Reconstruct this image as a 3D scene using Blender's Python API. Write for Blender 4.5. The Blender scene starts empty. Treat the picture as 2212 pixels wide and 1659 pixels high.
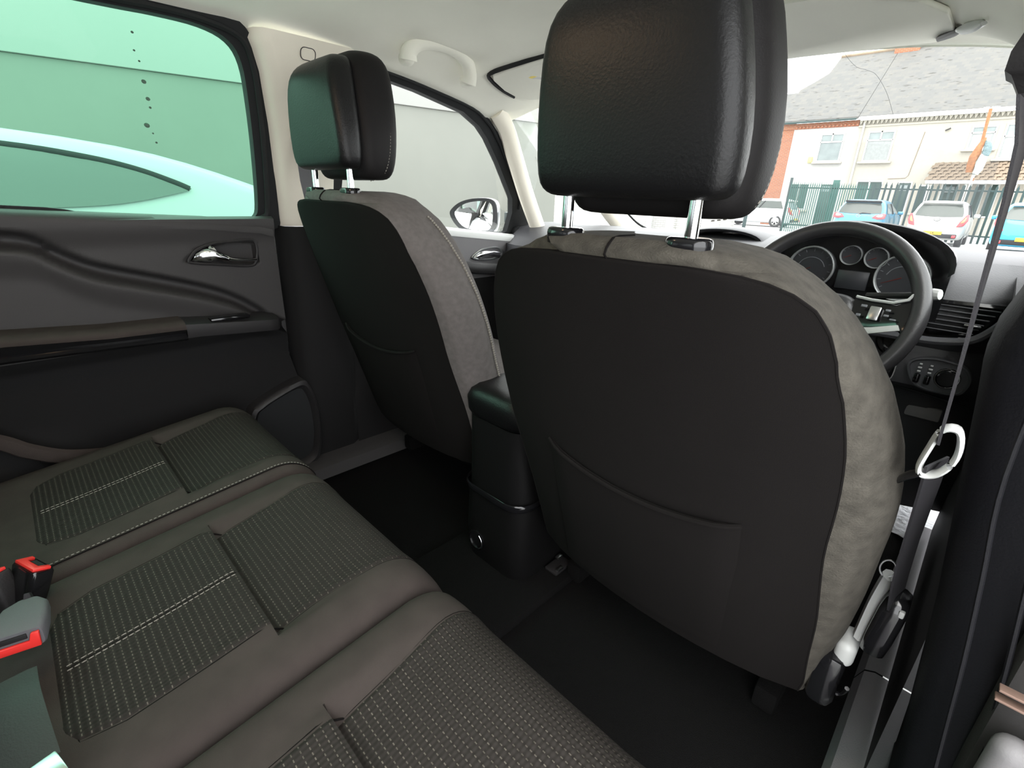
import bpy, bmesh, math, random
from mathutils import Vector, Matrix
random.seed(7)
SC = bpy.context.scene
COL = SC.collection
V = Vector

# ---------------------------------------------------------------- camera, sky, light, exposure
cam = bpy.data.cameras.new('camera')
camo = bpy.data.objects.new('camera', cam)
COL.objects.link(camo)
cam.sensor_fit = 'HORIZONTAL'
cam.sensor_width = 36.0
cam.lens = 17.01
cam.clip_start = 0.02
cam.clip_end = 500
RX = V((0.70823949, 0.70524155, 0.0321122))
RU = V((-0.2766453, 0.23539787, 0.93169481))
RF = V((-0.64951074, 0.66874674, -0.36181983))
camo.matrix_world = Matrix(((RX.x, RU.x, -RF.x, 0.672), (RX.y, RU.y, -RF.y, -0.470), (RX.z, RU.z, -RF.z, 1.160), (0, 0, 0, 1)))
SC.camera = camo

world = bpy.data.worlds.new('overcast_sky')
SC.world = world
world.use_nodes = True
nt = world.node_tree
nt.nodes.clear()
wo = nt.nodes.new('ShaderNodeOutputWorld')
bg = nt.nodes.new('ShaderNodeBackground')
bg.inputs['Color'].default_value = (0.97, 0.985, 1.0, 1)
bg.inputs['Strength'].default_value = 1.25
nt.links.new(bg.outputs[0], wo.inputs['Surface'])

sun = bpy.data.lights.new('hazy_sun', 'SUN')
sun.energy = 0.6
sun.angle = math.radians(50)
sun.color = (1.0, 0.97, 0.92)
suno = bpy.data.objects.new('hazy_sun', sun)
COL.objects.link(suno)
suno.location = (6, -8, 12)
suno.rotation_euler = V((-0.15, 0.50, -0.85)).to_track_quat('-Z', 'Y').to_euler()

SC.view_settings.view_transform = 'Standard'
SC.view_settings.look = 'None'
SC.view_settings.gamma = 1.0
SC.view_settings.use_curve_mapping = False
SC.view_settings.exposure = 2.35

# courtesy lamp of the cabin (its lens is built with the roof fittings)
dl = bpy.data.lights.new('courtesy_lamp', 'AREA')
dl.shape = 'RECTANGLE'
dl.size = 0.12
dl.size_y = 0.05
dl.energy = 0.24
dl.color = (1.0, 0.68, 0.42)
dlo = bpy.data.objects.new('courtesy_lamp', dl)
COL.objects.link(dlo)
dlo.location = (0.0, -0.42, 1.528)

# ---------------------------------------------------------------- materials
def nodes(name):
    m = bpy.data.materials.new(name)
    m.use_nodes = True
    t = m.node_tree
    return m, t, t.nodes['Principled BSDF']

def N(t, kind, **kw):
    n = t.nodes.new(kind)
    for k, v in kw.items():
        setattr(n, k, v)
    return n

def coords(t, scale=1.0):
    tc = N(t, 'ShaderNodeTexCoord')
    mp = N(t, 'ShaderNodeMapping')
    mp.inputs['Scale'].default_value = (scale,) * 3 if not isinstance(scale, tuple) else scale
    t.links.new(tc.outputs['Object'], mp.inputs['Vector'])
    return mp.outputs['Vector']

def add_bump(t, b, h, strength, dist=0.002):
    bp = N(t, 'ShaderNodeBump')
    bp.inputs['Strength'].default_value = strength
    bp.inputs['Distance'].default_value = dist
    t.links.new(h, bp.inputs['Height'])
    t.links.new(bp.outputs['Normal'], b.inputs['Normal'])

def mat(name, col, rough=0.5, metal=0.0, noise=None, var=0.0, spec=0.5, coat=0.0, vscale=6.0):
    """noise = (scale, strength, distance) fine relief; var = mottling of the colour"""
    m, t, b = nodes(name)
    b.inputs['Base Color'].default_value = (*col, 1)
    b.inputs['Roughness'].default_value = rough
    b.inputs['Metallic'].default_value = metal
    b.inputs['Specular IOR Level'].default_value = spec
    b.inputs['Coat Weight'].default_value = coat
    if noise:
        v = coords(t)
        n = N(t, 'ShaderNodeTexNoise')
        n.inputs['Scale'].default_value = noise[0]
        n.inputs['Detail'].default_value = 3
        t.links.new(v, n.inputs['Vector'])
        add_bump(t, b, n.outputs['Fac'], noise[1], noise[2])
    if var > 0:
        v = coords(t)
        n = N(t, 'ShaderNodeTexNoise')
        n.inputs['Scale'].default_value = vscale
        n.inputs['Detail'].default_value = 5
        t.links.new(v, n.inputs['Vector'])
        r = N(t, 'ShaderNodeMapRange')
        r.inputs['From Min'].default_value = 0.3
        r.inputs['From Max'].default_value = 0.7
        r.inputs['To Min'].default_value = 1 - var
        r.inputs['To Max'].default_value = 1 + var
        t.links.new(n.outputs['Fac'], r.inputs['Value'])
        mx = N(t, 'ShaderNodeMix', data_type='RGBA', blend_type='MULTIPLY')
        mx.inputs[0].default_value = 1
        mx.inputs[6].default_value = (*col, 1)
        t.links.new(r.outputs[0], mx.inputs[7])
        t.links.new(mx.outputs[2], b.inputs['Base Color'])
    return m

def glass(name, tint, gloss=0.06):
    m = bpy.data.materials.new(name)
    m.use_nodes = True
    t = m.node_tree
    t.nodes.clear()
    o = N(t, 'ShaderNodeOutputMaterial')
    tr = N(t, 'ShaderNodeBsdfTransparent')
    tr.inputs['Color'].default_value = (*tint, 1)
    gl = N(t, 'ShaderNodeBsdfGlossy')
    gl.inputs['Roughness'].default_value = 0.02
    mx = N(t, 'ShaderNodeMixShader')
    fr = N(t, 'ShaderNodeFresnel')
    fr.inputs['IOR'].default_value = 1.35
    mu = N(t, 'ShaderNodeMath', operation='MULTIPLY')
    mu.inputs[1].default_value = gloss / 0.06 * 0.3
    t.links.new(fr.outputs[0], mu.inputs[0])
    t.links.new(mu.outputs[0], mx.inputs[0])
    t.links.new(tr.outputs[0], mx.inputs[1])
    t.links.new(gl.outputs[0], mx.inputs[2])
    t.links.new(mx.outputs[0], o.inputs['Surface'])
    return m

def mth(t, op, a, b=None, c=None):
    n = N(t, 'ShaderNodeMath', operation=op)
    for i, v in enumerate((a, b, c)):
        if v is None:
            continue
        if isinstance(v, (int, float)):
            n.inputs[i].default_value = v
        else:
            t.links.new(v, n.inputs[i])
    return n.outputs[0]

def fabric_insert():
    """charcoal ribbed weave with rows of short pale stitches"""
    m, t, b = nodes('seat_insert_fabric')
    tc = N(t, 'ShaderNodeTexCoord')
    sp = N(t, 'ShaderNodeSeparateXYZ')
    t.links.new(tc.outputs['Object'], sp.inputs[0])
    x, y = sp.outputs[0], sp.outputs[1]
    u = mth(t, 'DIVIDE', x, 0.0062)
    v = mth(t, 'DIVIDE', y, 0.0082)
    row = mth(t, 'FLOOR', v)
    fv = mth(t, 'FRACT', v)
    sh = mth(t, 'MULTIPLY', row, 0.37)
    fu = mth(t, 'FRACT', mth(t, 'ADD', u, sh))
    a = mth(t, 'LESS_THAN', mth(t, 'ABSOLUTE', mth(t, 'SUBTRACT', fu, 0.5)), 0.25)
    c = mth(t, 'LESS_THAN', mth(t, 'ABSOLUTE', mth(t, 'SUBTRACT', fv, 0.5)), 0.070)
    dash = mth(t, 'MULTIPLY', a, c)
    no = N(t, 'ShaderNodeTexNoise')
    no.inputs['Scale'].default_value = 90
    t.links.new(tc.outputs['Object'], no.inputs['Vector'])
    dash = mth(t, 'MULTIPLY', dash, mth(t, 'MULTIPLY', no.outputs['Fac'], 1.1))
    mx = N(t, 'ShaderNodeMix', data_type='RGBA')
    mx.inputs[6].default_value = (0.0215, 0.0178, 0.0157, 1)
    mx.inputs[7].default_value = (0.17, 0.152, 0.125, 1)
    t.links.new(dash, mx.inputs[0])
    t.links.new(mx.outputs[2], b.inputs['Base Color'])
    b.inputs['Roughness'].default_value = 0.85
    b.inputs['Specular IOR Level'].default_value = 0.25
    hh = mth(t, 'ADD', mth(t, 'SINE', mth(t, 'MULTIPLY', v, 6.283)), mth(t, 'MULTIPLY', mth(t, 'SINE', mth(t, 'MULTIPLY', u, 6.283)), 0.5))
    add_bump(t, b, hh, 0.55, 0.0008)
    return m

def brick_mat(name, c1, c2, mortar, sc=1.0, bump=0.4):
    m, t, b = nodes(name)
    tc = N(t, 'ShaderNodeTexCoord')
    mp = N(t, 'ShaderNodeMapping')
    mp.inputs['Rotation'].default_value = (math.radians(90), 0, 0)
    t.links.new(tc.outputs['Object'], mp.inputs['Vector'])
    br = N(t, 'ShaderNodeTexBrick')
    br.inputs['Scale'].default_value = sc
    br.inputs['Color1'].default_value = (*c1, 1)
    br.inputs['Color2'].default_value = (*c2, 1)
    br.inputs['Mortar'].default_value = (*mortar, 1)
    br.inputs['Mortar Size'].default_value = 0.012
    br.inputs['Brick Width'].default_value = 0.225
    br.inputs['Row Height'].default_value = 0.075
    t.links.new(mp.outputs[0], br.inputs['Vector'])
    t.links.new(br.outputs['Color'], b.inputs['Base Color'])
    b.inputs['Roughness'].default_value = 0.9
    add_bump(t, b, br.outputs['Fac'], -bump, 0.01)
    return m

def slate_mat():
    m, t, b = nodes('roof_slate')
    tc = N(t, 'ShaderNodeTexCoord')
    mp = N(t, 'ShaderNodeMapping')
    t.links.new(tc.outputs['Object'], mp.inputs['Vector'])
    br = N(t, 'ShaderNodeTexBrick')
    br.inputs['Scale'].default_value = 1.0
    br.inputs['Color1'].default_value = (0.098, 0.094, 0.086, 1)
    br.inputs['Color2'].default_value = (0.080, 0.080, 0.078, 1)
    br.inputs['Mortar'].default_value = (0.085, 0.085, 0.083, 1)
    br.inputs['Mortar Size'].default_value = 0.012
    br.inputs['Brick Width'].default_value = 0.3
    br.inputs['Row Height'].default_value = 0.22
    t.links.new(mp.outputs[0], br.inputs['Vector'])
    # scattered dark moss on the slate edges
    n1 = N(t, 'ShaderNodeTexNoise')
    n1.inputs['Scale'].default_value = 1.0
    n1.inputs['Detail'].default_value = 2
    mp2 = N(t, 'ShaderNodeMapping')
    mp2.inputs['Scale'].default_value = (2.2, 7.0, 7.0)
    t.links.new(tc.outputs['Object'], mp2.inputs['Vector'])
    t.links.new(mp2.outputs[0], n1.inputs['Vector'])
    r = N(t, 'ShaderNodeMapRange')
    r.inputs['From Min'].default_value = 0.63
    r.inputs['From Max'].default_value = 0.72
    t.links.new(n1.outputs['Fac'], r.inputs['Value'])
    mx = N(t, 'ShaderNodeMix', data_type='RGBA')
    mx.inputs[7].default_value = (0.036, 0.033, 0.029, 1)
    t.links.new(r.outputs[0], mx.inputs[0])
    t.links.new(br.outputs['Color'], mx.inputs[6])
    t.links.new(mx.outputs[2], b.inputs['Base Color'])
    b.inputs['Roughness'].default_value = 0.8
    add_bump(t, b, br.outputs['Fac'], -0.4, 0.02)
    return m

M = {}
M['headliner'] = mat('headliner_fabric', (0.87, 0.86, 0.77), 0.95, noise=(900, 0.15, 0.001), var=0.03, spec=0.2)
M['cream'] = mat('cream_trim_plastic', (0.86, 0.81, 0.70), 0.6, noise=(700, 0.12, 0.001), spec=0.35)
M['black_fabric'] = mat('black_seat_fabric', (0.0066, 0.0056, 0.0054), 0.9, noise=(1400, 0.35, 0.001), var=0.10, spec=0.12)
M['suede'] = mat('charcoal_suede_fabric', (0.060, 0.055, 0.046), 0.95, noise=(420, 0.6, 0.002), var=0.25, spec=0.2, vscale=60)
M['suede_lit'] = mat('charcoal_fabric_lit', (0.105, 0.095, 0.091), 0.9, noise=(900, 0.45, 0.001), var=0.12, spec=0.25, vscale=90)  # passenger copy of the side fabric, paler to stand in for light
M['plain_fabric'] = mat('grey_brown_seat_fabric', (0.046, 0.0372, 0.0335), 0.9, noise=(1100, 0.4, 0.001), var=0.10, spec=0.25, vscale=30)
M['insert'] = fabric_insert()
M['thread'] = mat('pale_stitching_thread', (0.24, 0.225, 0.195), 0.8)
M['leather'] = mat('black_grained_leather', (0.0045, 0.0045, 0.005), 0.42, noise=(330, 0.35, 0.0012), spec=0.30)
M['leather_soft'] = mat('black_satin_leather', (0.009, 0.0083, 0.0085), 0.55, noise=(500, 0.25, 0.001), spec=0.14)
M['plastic'] = mat('black_grained_plastic', (0.021, 0.020, 0.021), 0.55, noise=(520, 0.3, 0.001), spec=0.4)
M['plastic_soft'] = mat('soft_touch_plastic', (0.036, 0.034, 0.034), 0.6, noise=(420, 0.25, 0.001), spec=0.4)
M['dash'] = mat('dashboard_plastic', (0.050, 0.050, 0.055), 0.5, noise=(380, 0.4, 0.001), spec=0.5)
M['gloss'] = mat('gloss_black_plastic', (0.008, 0.008, 0.009), 0.12, spec=0.5)
M['rubber'] = mat('black_rubber', (0.014, 0.015, 0.016), 0.7, spec=0.3)
M['chrome'] = mat('chrome', (0.86, 0.87, 0.88), 0.08, 1.0)
M['ring'] = mat('silver_plastic_ring', (0.30, 0.31, 0.31), 0.35, 0.2)
M['needle'] = mat('dark_red_needle', (0.14, 0.02, 0.015), 0.5)
M['dim'] = mat('dim_dial_marking', (0.16, 0.165, 0.18), 0.5)
M['wheel'] = mat('steering_wheel_leather', (0.030, 0.029, 0.031), 0.36, noise=(420, 0.25, 0.001), spec=0.6)
M['door_light'] = mat('lit_grey_door_plastic', (0.16, 0.155, 0.16), 0.6, noise=(420, 0.25, 0.001))  # grey raised to put daylight into the trim colour
M['door_dark'] = mat('dark_door_fabric', (0.010, 0.0098, 0.0100), 0.8, noise=(900, 0.3, 0.001), spec=0.2)
M['console'] = mat('black_console_plastic', (0.006, 0.0058, 0.006), 0.5, noise=(520, 0.3, 0.001), spec=0.2)
M['pillar'] = mat('black_pillar_plastic', (0.0065, 0.0066, 0.0085), 0.6, noise=(420, 0.4, 0.001), spec=0.2)
M['dash_face'] = mat('lit_dash_plastic', (0.085, 0.086, 0.095), 0.55, noise=(380, 0.4, 0.001))  # paler copy of the dash plastic, making up for light missing there
M['satin'] = mat('satin_silver', (0.62, 0.63, 0.64), 0.28, 1.0)
M['carpet'] = mat('black_carpet', (0.0065, 0.0062, 0.0062), 1.0, noise=(600, 0.8, 0.003), spec=0.1)
M['lit_sill'] = mat('lit_sill_plastic', (0.26, 0.25, 0.265), 0.6, noise=(500, 0.5, 0.001), spec=0.4)  # lightened sill plastic, the light on it put into the colour
M['red'] = mat('red_buckle_plastic', (0.78, 0.035, 0.03), 0.4)
M['webbing'] = mat('black_belt_webbing', (0.013, 0.012, 0.015), 0.75, noise=(900, 0.4, 0.001))
M['greywebbing'] = mat('grey_belt_webbing', (0.11, 0.11, 0.12), 0.75, noise=(900, 0.4, 0.001))
M['palegrey'] = mat('pale_grey_plastic', (0.50, 0.51, 0.50), 0.4)
M['paper'] = mat('white_paper', (0.80, 0.81, 0.83), 0.8, noise=(60, 0.7, 0.01))
M['glass'] = glass('clear_glass', (0.95, 0.97, 0.95))
M['green_glass'] = glass('green_tinted_glass', (0.43, 0.86, 0.64))
M['dark_glass'] = glass('dark_tinted_glass', (0.16, 0.17, 0.17))
M['dial'] = mat('dial_face', (0.030, 0.031, 0.036), 0.35, spec=0.6)
M['white'] = mat('white_marking', (0.75, 0.76, 0.78), 0.5)
M['mirror'] = mat('mirror_glass', (0.80, 0.82, 0.80), 0.01, 1.0)
M['silver_paint'] = mat('silver_car_paint', (0.58, 0.60, 0.62), 0.3, 0.35, coat=0.6)
M['white_paint'] = mat('white_car_paint', (0.50, 0.50, 0.48), 0.3, coat=0.6)
M['pale_paint'] = mat('pale_silver_car_paint', (0.23, 0.235, 0.24), 0.5, coat=0.1)
M['blue_paint'] = mat('blue_car_paint', (0.03, 0.20, 0.33), 0.3, coat=0.7)
M['cyan_paint'] = mat('cyan_car_paint', (0.005, 0.22, 0.36), 0.3, coat=0.7)
M['car_glass'] = mat('dark_car_glass', (0.16, 0.19, 0.20), 0.08, spec=0.8)
M['pale_car_glass'] = mat('reflective_car_glass', (0.06, 0.07, 0.063), 0.2, spec=0.4)
M['tail'] = mat('red_tail_lamp', (0.45, 0.025, 0.035), 0.3, coat=0.5)
M['amber'] = mat('orange_lamp', (0.85, 0.20, 0.08), 0.2, coat=0.5)
M['plate'] = mat('yellow_number_plate', (0.55, 0.34, 0.02), 0.4)
M['tyre'] = mat('black_tyre', (0.02, 0.02, 0.02), 0.8)
M['render_white'] = mat('white_painted_render', (0.345, 0.34, 0.325), 0.9, noise=(14, 0.2, 0.01), var=0.03)
M['render_cream'] = mat('cream_painted_render', (0.335, 0.315, 0.27), 0.9, noise=(14, 0.2, 0.01), var=0.03)
M['upvc'] = mat('white_window_frame', (0.46, 0.46, 0.44), 0.4)
M['pane'] = mat('house_window_pane', (0.16, 0.19, 0.19), 0.1, spec=0.5, var=0.15, vscale=2)
M['net'] = mat('net_curtained_pane', (0.21, 0.225, 0.22), 0.3, spec=0.6, var=0.12, vscale=9)
M['slate'] = slate_mat()
M['brick'] = brick_mat('red_brick', (0.30, 0.095, 0.045), (0.25, 0.075, 0.036), (0.22, 0.16, 0.11))
M['white_brick'] = brick_mat('white_painted_brick', (0.46, 0.455, 0.44), (0.42, 0.415, 0.40), (0.30, 0.295, 0.28))
M['tile'] = mat('brown_roof_tile', (0.17, 0.130, 0.092), 0.85, var=0.2, vscale=3)
M['green'] = mat('green_fence_paint', (0.005, 0.070, 0.054), 0.45)
M['darkgreen'] = mat('dark_green_fence_paint', (0.006, 0.026, 0.025), 0.5)
M['door_green'] = mat('dark_green_door_paint', (0.011, 0.036, 0.029), 0.4)
M['wall_top'] = mat('off_white_cladding', (0.22, 0.222, 0.212), 0.9)
M['wall'] = mat('pale_grey_render', (0.122, 0.127, 0.113), 0.9, var=0.05, noise=(8, 0.1, 0.01), vscale=0.8)
M['asphalt'] = mat('asphalt', (0.46, 0.46, 0.45), 0.9, noise=(60, 0.4, 0.01), var=0.15, vscale=1.5)
M['rust'] = mat('rusty_brown_metal', (0.24, 0.10, 0.04), 0.8, var=0.3, vscale=12)
M['bag'] = mat('pale_plastic_sheet', (0.36, 0.41, 0.39), 0.4, noise=(10, 0.8, 0.05))
M['darkbag'] = mat('dark_plastic_sheet', (0.10, 0.15, 0.16), 0.3, noise=(10, 0.8, 0.05))
M['yellow'] = mat('yellow_label', (0.85, 0.68, 0.15), 0.6)
M['grime'] = mat('grey_grime', (0.09, 0.15, 0.115), 0.9)
M['copper'] = mat('brushed_copper_tread', (0.30, 0.20, 0.16), 0.4, 0.6)

# ---------------------------------------------------------------- mesh helpers
def cr(pts, n=8, closed=False):
    """Catmull-Rom through pts"""
    P = [V(p) for p in pts]
    out = []
    k = len(P)
    segs = k if closed else k - 1
    for i in range(segs):
        if closed:
            a, b, c, d = P[(i - 1) % k], P[i], P[(i + 1) % k], P[(i + 2) % k]
        else:
            a, b, c, d = P[max(i - 1, 0)], P[i], P[i + 1], P[min(i + 2, k - 1)]
        for j in range(n):
            t = j / n
            out.append(0.5 * ((2 * b) + (c - a) * t + (2 * a - 5 * b + 4 * c - d) * t * t + (3 * b - a - 3 * c + d) * t ** 3))
    if not closed:
        out.append(P[-1])
    return out

def interp(x, xs, ys):
    if xs[0] > xs[-1]:
        xs, ys = xs[::-1], ys[::-1]
    if x <= xs[0]:
        return ys[0]
    for i in range(len(xs) - 1):
        if x <= xs[i + 1]:
            t = (x - xs[i]) / (xs[i + 1] - xs[i])
            return ys[i] + (ys[i + 1] - ys[i]) * t
    return ys[-1]

def sstep(a, b, x):
    t = min(1, max(0, (x - a) / (b - a)))
    return t * t * (3 - 2 * t)

def rrect(hx, hy, r, n=4):
    """rounded rectangle in 2-D, counter-clockwise"""
    r = min(r, hx, hy)
    out = []
    for cx, cy, a0 in ((hx - r, hy - r, 0), (-hx + r, hy - r, 90), (-hx + r, -hy + r, 180), (hx - r, -hy + r, 270)):
        for i in range(n + 1):
            a = math.radians(a0 + 90 * i / n)
            out.append((cx + r * math.cos(a), cy + r * math.sin(a)))
    return out

class MB:
    def __init__(s):
        s.v, s.f = [], []
    def add(s, vs, fs):
        o = len(s.v)
        s.v += [tuple(p) for p in vs]
        s.f += [tuple(i + o for i in f) for f in fs]
        return s
    def from_bm(s, bm, mtx=None):
        bm.verts.index_update()
        vs = [(mtx @ v.co) if mtx else v.co.copy() for v in bm.verts]
        s.add(vs, [[v.index for v in f.verts] for f in bm.faces])
        bm.free()
        return s
    def box(s, c, size, bev=0.0, seg=2, rot=None):
        bm = bmesh.new()
        bmesh.ops.create_cube(bm, size=1)
        for v in bm.verts:
            v.co = V((v.co.x * size[0], v.co.y * size[1], v.co.z * size[2]))
        if bev > 0:
            bmesh.ops.bevel(bm, geom=bm.edges[:], offset=min(bev, min(size) * 0.49), segments=seg, profile=0.5, affect='EDGES')
        m = Matrix.Translation(V(c))
        if rot is not None:
            m = m @ rot
        return s.from_bm(bm, m)
    def tube(s, path, r, seg=8, closed=False, ry=None, up=None, caps=True):
        P = [V(p) for p in path]
        n = len(P)
        rings = []
        ref = V(up) if up else None
        prev = None
        for i in range(n):
            if closed:
                d = P[(i + 1) % n] - P[i - 1]
            else:
                d = P[min(i + 1, n - 1)] - P[max(i - 1, 0)]
            d.normalize()
            if ref is not None:
                a = ref - d * ref.dot(d)
            elif prev is None:
                a = V((0, 0, 1)) if abs(d.z) < 0.9 else V((1, 0, 0))
                a = a - d * a.dot(d)
            else:
                a = prev - d * prev.dot(d)
            a.normalize()
            prev = a
            b = d.cross(a)
            ra = r[i] if isinstance(r, (list, tuple)) else r
            rb = (ry[i] if isinstance(ry, (list, tuple)) else ry) if ry is not None else ra
            rings.append([P[i] + a * (ra * math.cos(2 * math.pi * k / seg)) + b * (rb * math.sin(2 * math.pi * k / seg)) for k in range(seg)])
        return s.loft(rings, closed_path=closed, caps=caps and not closed)
    def loft(s, rings, caps=True, closed_path=False):
        n = len(rings[0])
        vs = [p for r in rings for p in r]
        fs = []
        m = len(rings)
        for i in range(m if closed_path else m - 1):
            j = (i + 1) % m
            for k in range(n):
                l = (k + 1) % n
                fs.append((i * n + k, i * n + l, j * n + l, j * n + k))
        if caps and not closed_path:
            fs.append(tuple(range(n))[::-1])
            fs.append(tuple((m - 1) * n + k for k in range(n)))
        return s.add(vs, fs)
    def grid(s, rows):
        n = len(rows[0])
        vs = [p for r in rows for p in r]
        fs = [(i * n + k, i * n + k + 1, (i + 1) * n + k + 1, (i + 1) * n + k) for i in range(len(rows) - 1) for k in range(n - 1)]
        return s.add(vs, fs)
    def prism(s, pts, vec, bev=0.0, seg=2):
        vec = V(vec)
        n = len(pts)
        bm = bmesh.new()
        a = [bm.verts.new(V(p)) for p in pts]
        b = [bm.verts.new(V(p) + vec) for p in pts]
        bm.faces.new(a[::-1])
        bm.faces.new(b)
        for i in range(n):
            j = (i + 1) % n
            bm.faces.new((a[i], a[j], b[j], b[i]))
        if bev > 0:
            bm.normal_update()
            es = [e for e in bm.edges if e.calc_face_angle(0) > 0.5]
            bmesh.ops.bevel(bm, geom=es, offset=bev, segments=seg, profile=0.5, affect='EDGES', clamp_overlap=True)
        return s.from_bm(bm)
    def strip(s, inner, outer, vec):
        """closed frame between two loops with thickness vec"""
        n = len(inner)
        vec = V(vec)
        vs = [V(p) for p in inner] + [V(p) for p in outer] + [V(p) + vec for p in inner] + [V(p) + vec for p in outer]
        fs = []
        for i in range(n):
            j = (i + 1) % n
            fs += [(i, j, n + j, n + i), (2 * n + i, 3 * n + i, 3 * n + j, 2 * n + j), (i, 2 * n + i, 2 * n + j, j), (n + i, n + j, 3 * n + j, 3 * n + i)]
        return s.add(vs, fs)
    def lathe(s, prof, o, axis, n=24):
        """prof: (radius, height along axis)"""
        ax = V(axis).normalized()
        a = ax.orthogonal().normalized()
        b = ax.cross(a)
        o = V(o)
        rings = [[o + ax * h + (a * math.cos(2 * math.pi * k / n) + b * math.sin(2 * math.pi * k / n)) * r for k in range(n)] for r, h in prof]
        return s.loft(rings, caps=True)
    def build(s, name, m, parent=None, ang=35, loc=None, sub=0, fix=True):
        me = bpy.data.meshes.new(name)
        me.from_pydata(s.v, [], s.f)
        if fix:
            bm = bmesh.new()
            bm.from_mesh(me)
            bmesh.ops.recalc_face_normals(bm, faces=bm.faces[:])
            bm.to_mesh(me)
            bm.free()
        me.polygons.foreach_set('use_smooth', [True] * len(me.polygons))
        if ang < 180:
            me.set_sharp_from_angle(angle=math.radians(ang))
        me.materials.append(M[m])
        o = bpy.data.objects.new(name, me)
        COL.objects.link(o)
        if parent is not None:
            o.parent = parent
        if loc:
            o.location = loc
        if sub:
            md = o.modifiers.new('smooth', 'SUBSURF')
            md.levels = sub
            md.render_levels = sub
        return o

def thing(name, label, cat, loc=(0, 0, 0), rz=0.0, group=None):
    o = bpy.data.objects.new(name, None)
    o.empty_display_size = 0.1
    COL.objects.link(o)
    o.location = loc
    o.rotation_euler = (0, 0, rz)
    o['label'] = label
    o['category'] = cat
    if group:
        o['group'] = group
    return o

def tag(o, label, cat, group=None):
    o['label'] = label
    o['category'] = cat
    if group:
        o['group'] = group
    return o

def struct(name, label=None):
    o = bpy.data.objects.new(name, None)
    o.empty_display_size = 0.1
    COL.objects.link(o)
    o['kind'] = 'structure'
    if label:
        o['label'] = label
    return o

def skind(o, label=None):
    o['kind'] = 'structure'
    if label:
        o['label'] = label
    return o

def kids(o):
    return [c for c in COL.objects if c.parent == o]

def copy_tree(o, parent=None):
    c = o.copy()
    COL.objects.link(c)
    if parent is not None:
        c.parent = parent
    for ch in kids(o):
        copy_tree(ch, c)
    return c

def dashes(path, r, on, off, mb=None, seg=5):
    """broken line of stitches along a poly-line"""
    mb = mb or MB()
    P = [V(p) for p in path]
    L = [0.0]
    for i in range(len(P) - 1):
        L.append(L[-1] + (P[i + 1] - P[i]).length)
    def at(d):
        for i in range(len(P) - 1):
            if d <= L[i + 1]:
                t = (d - L[i]) / max(1e-9, L[i + 1] - L[i])
                return P[i].lerp(P[i + 1], t)
        return P[-1]
    d = 0.0
    while d + on < L[-1]:
        mb.tube([at(d), at(d + on * 0.5), at(d + on)], [r * 0.6, r, r * 0.6], seg)
        d += on + off
    return mb

def rot_to(x, y, z):
    return Matrix(((x[0], y[0], z[0], 0), (x[1], y[1], z[1], 0), (x[2], y[2], z[2], 0), (0, 0, 0, 1)))

def gx(z):
    """X of the leaning side glass on the left at height z"""
    return -0.745 + 0.145 / 0.39 * (z - 1.08)

# ================================================================ THE CAR: shell
# roof lining: one surface from the left roof rail to the right one
EDGE_Y = [-2.2, -0.25, -0.05, 0.10, 0.32, 0.44, 0.61, 0.69, 0.76, 0.84, 0.95, 1.012]
EDGE_Z = [1.470, 1.474, 1.476, 1.466, 1.446, 1.433, 1.404, 1.375, 1.372, 1.400, 1.456, 1.462]
EDGE_X = [0.597, 0.597, 0.598, 0.602, 0.611, 0.616, 0.627, 0.640, 0.648, 0.640, 0.600, 0.58]
def roof_z(x, y):
    zc = 1.56 - 0.040 * (max(0, y - 0.3) / 0.6) ** 2
    ze = interp(y, EDGE_Y, EDGE_Z)
    xe = interp(y, EDGE_Y, EDGE_X)
    t = min(1, abs(x) / xe)
    return zc + (ze - zc) * t ** 3
rows = []
ys = [-2.2, -1.8, -1.3, -0.8, -0.5, -0.3, -0.15] + [-0.05 + 0.05 * i for i in range(21)] + [0.98, 1.012]
for y in ys:
    xe = interp(y, EDGE_Y, EDGE_X)
    rows.append([V((xe * k / 16, y, roof_z(xe * k / 16, y))) for k in range(-16, 17)])
mb = MB().grid(rows)
up = [[p + V((0, 0, 0.035)) for p in r] for r in rows]
mb.grid(up)
mb.grid([rows[-1], up[-1]])
mb.grid([rows[0], up[0]])
mb.grid([[r[0] for r in rows], [r[0] for r in up]])
mb.grid([[r[-1] for r in rows], [r[-1] for r in up]])
ceiling = skind(mb.build('ceiling', 'headliner', ang=60), 'pale grey fabric roof lining of the car')
hd = [V((x, 1.014, roof_z(x, 1.012) + 0.004)) for x in [-0.58 + 0.058 * i for i in range(21)]]
MB().tube(hd, 0.006, 8).build('windscreen_edge', 'headliner', ceiling)
# outer roof skin so that no daylight leaks in
rows = [[V((x, y, 1.64 - 0.10 * (abs(x) / 0.74) ** 3)) for x in [-0.74 + 0.148 * i for i in range(11)]] for y in (-2.3, -1.5, -0.7, 0.0, 0.5, 1.02)]
MB().grid(rows).build('roof_skin', 'silver_paint', ceiling)
for s in (-1, 1):
    rail = []
    for y in [-2.2, -1.2, -0.5, -0.1, 0.1, 0.32, 0.45, 0.6, 0.72, 0.85, 0.95]:
        z = interp(y, EDGE_Y, EDGE_Z)
        x = interp(y, EDGE_Y, EDGE_X)
        rail.append([V((s * (x + 0.002), y, z + 0.002)), V((s * (x + 0.05), y, z + 0.012)), V((s * (x + 0.10), y, z + 0.06)), V((s * 0.745, y, 1.545))])
    MB().grid(rail).build('roof_rail', 'headliner', ceiling)

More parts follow.
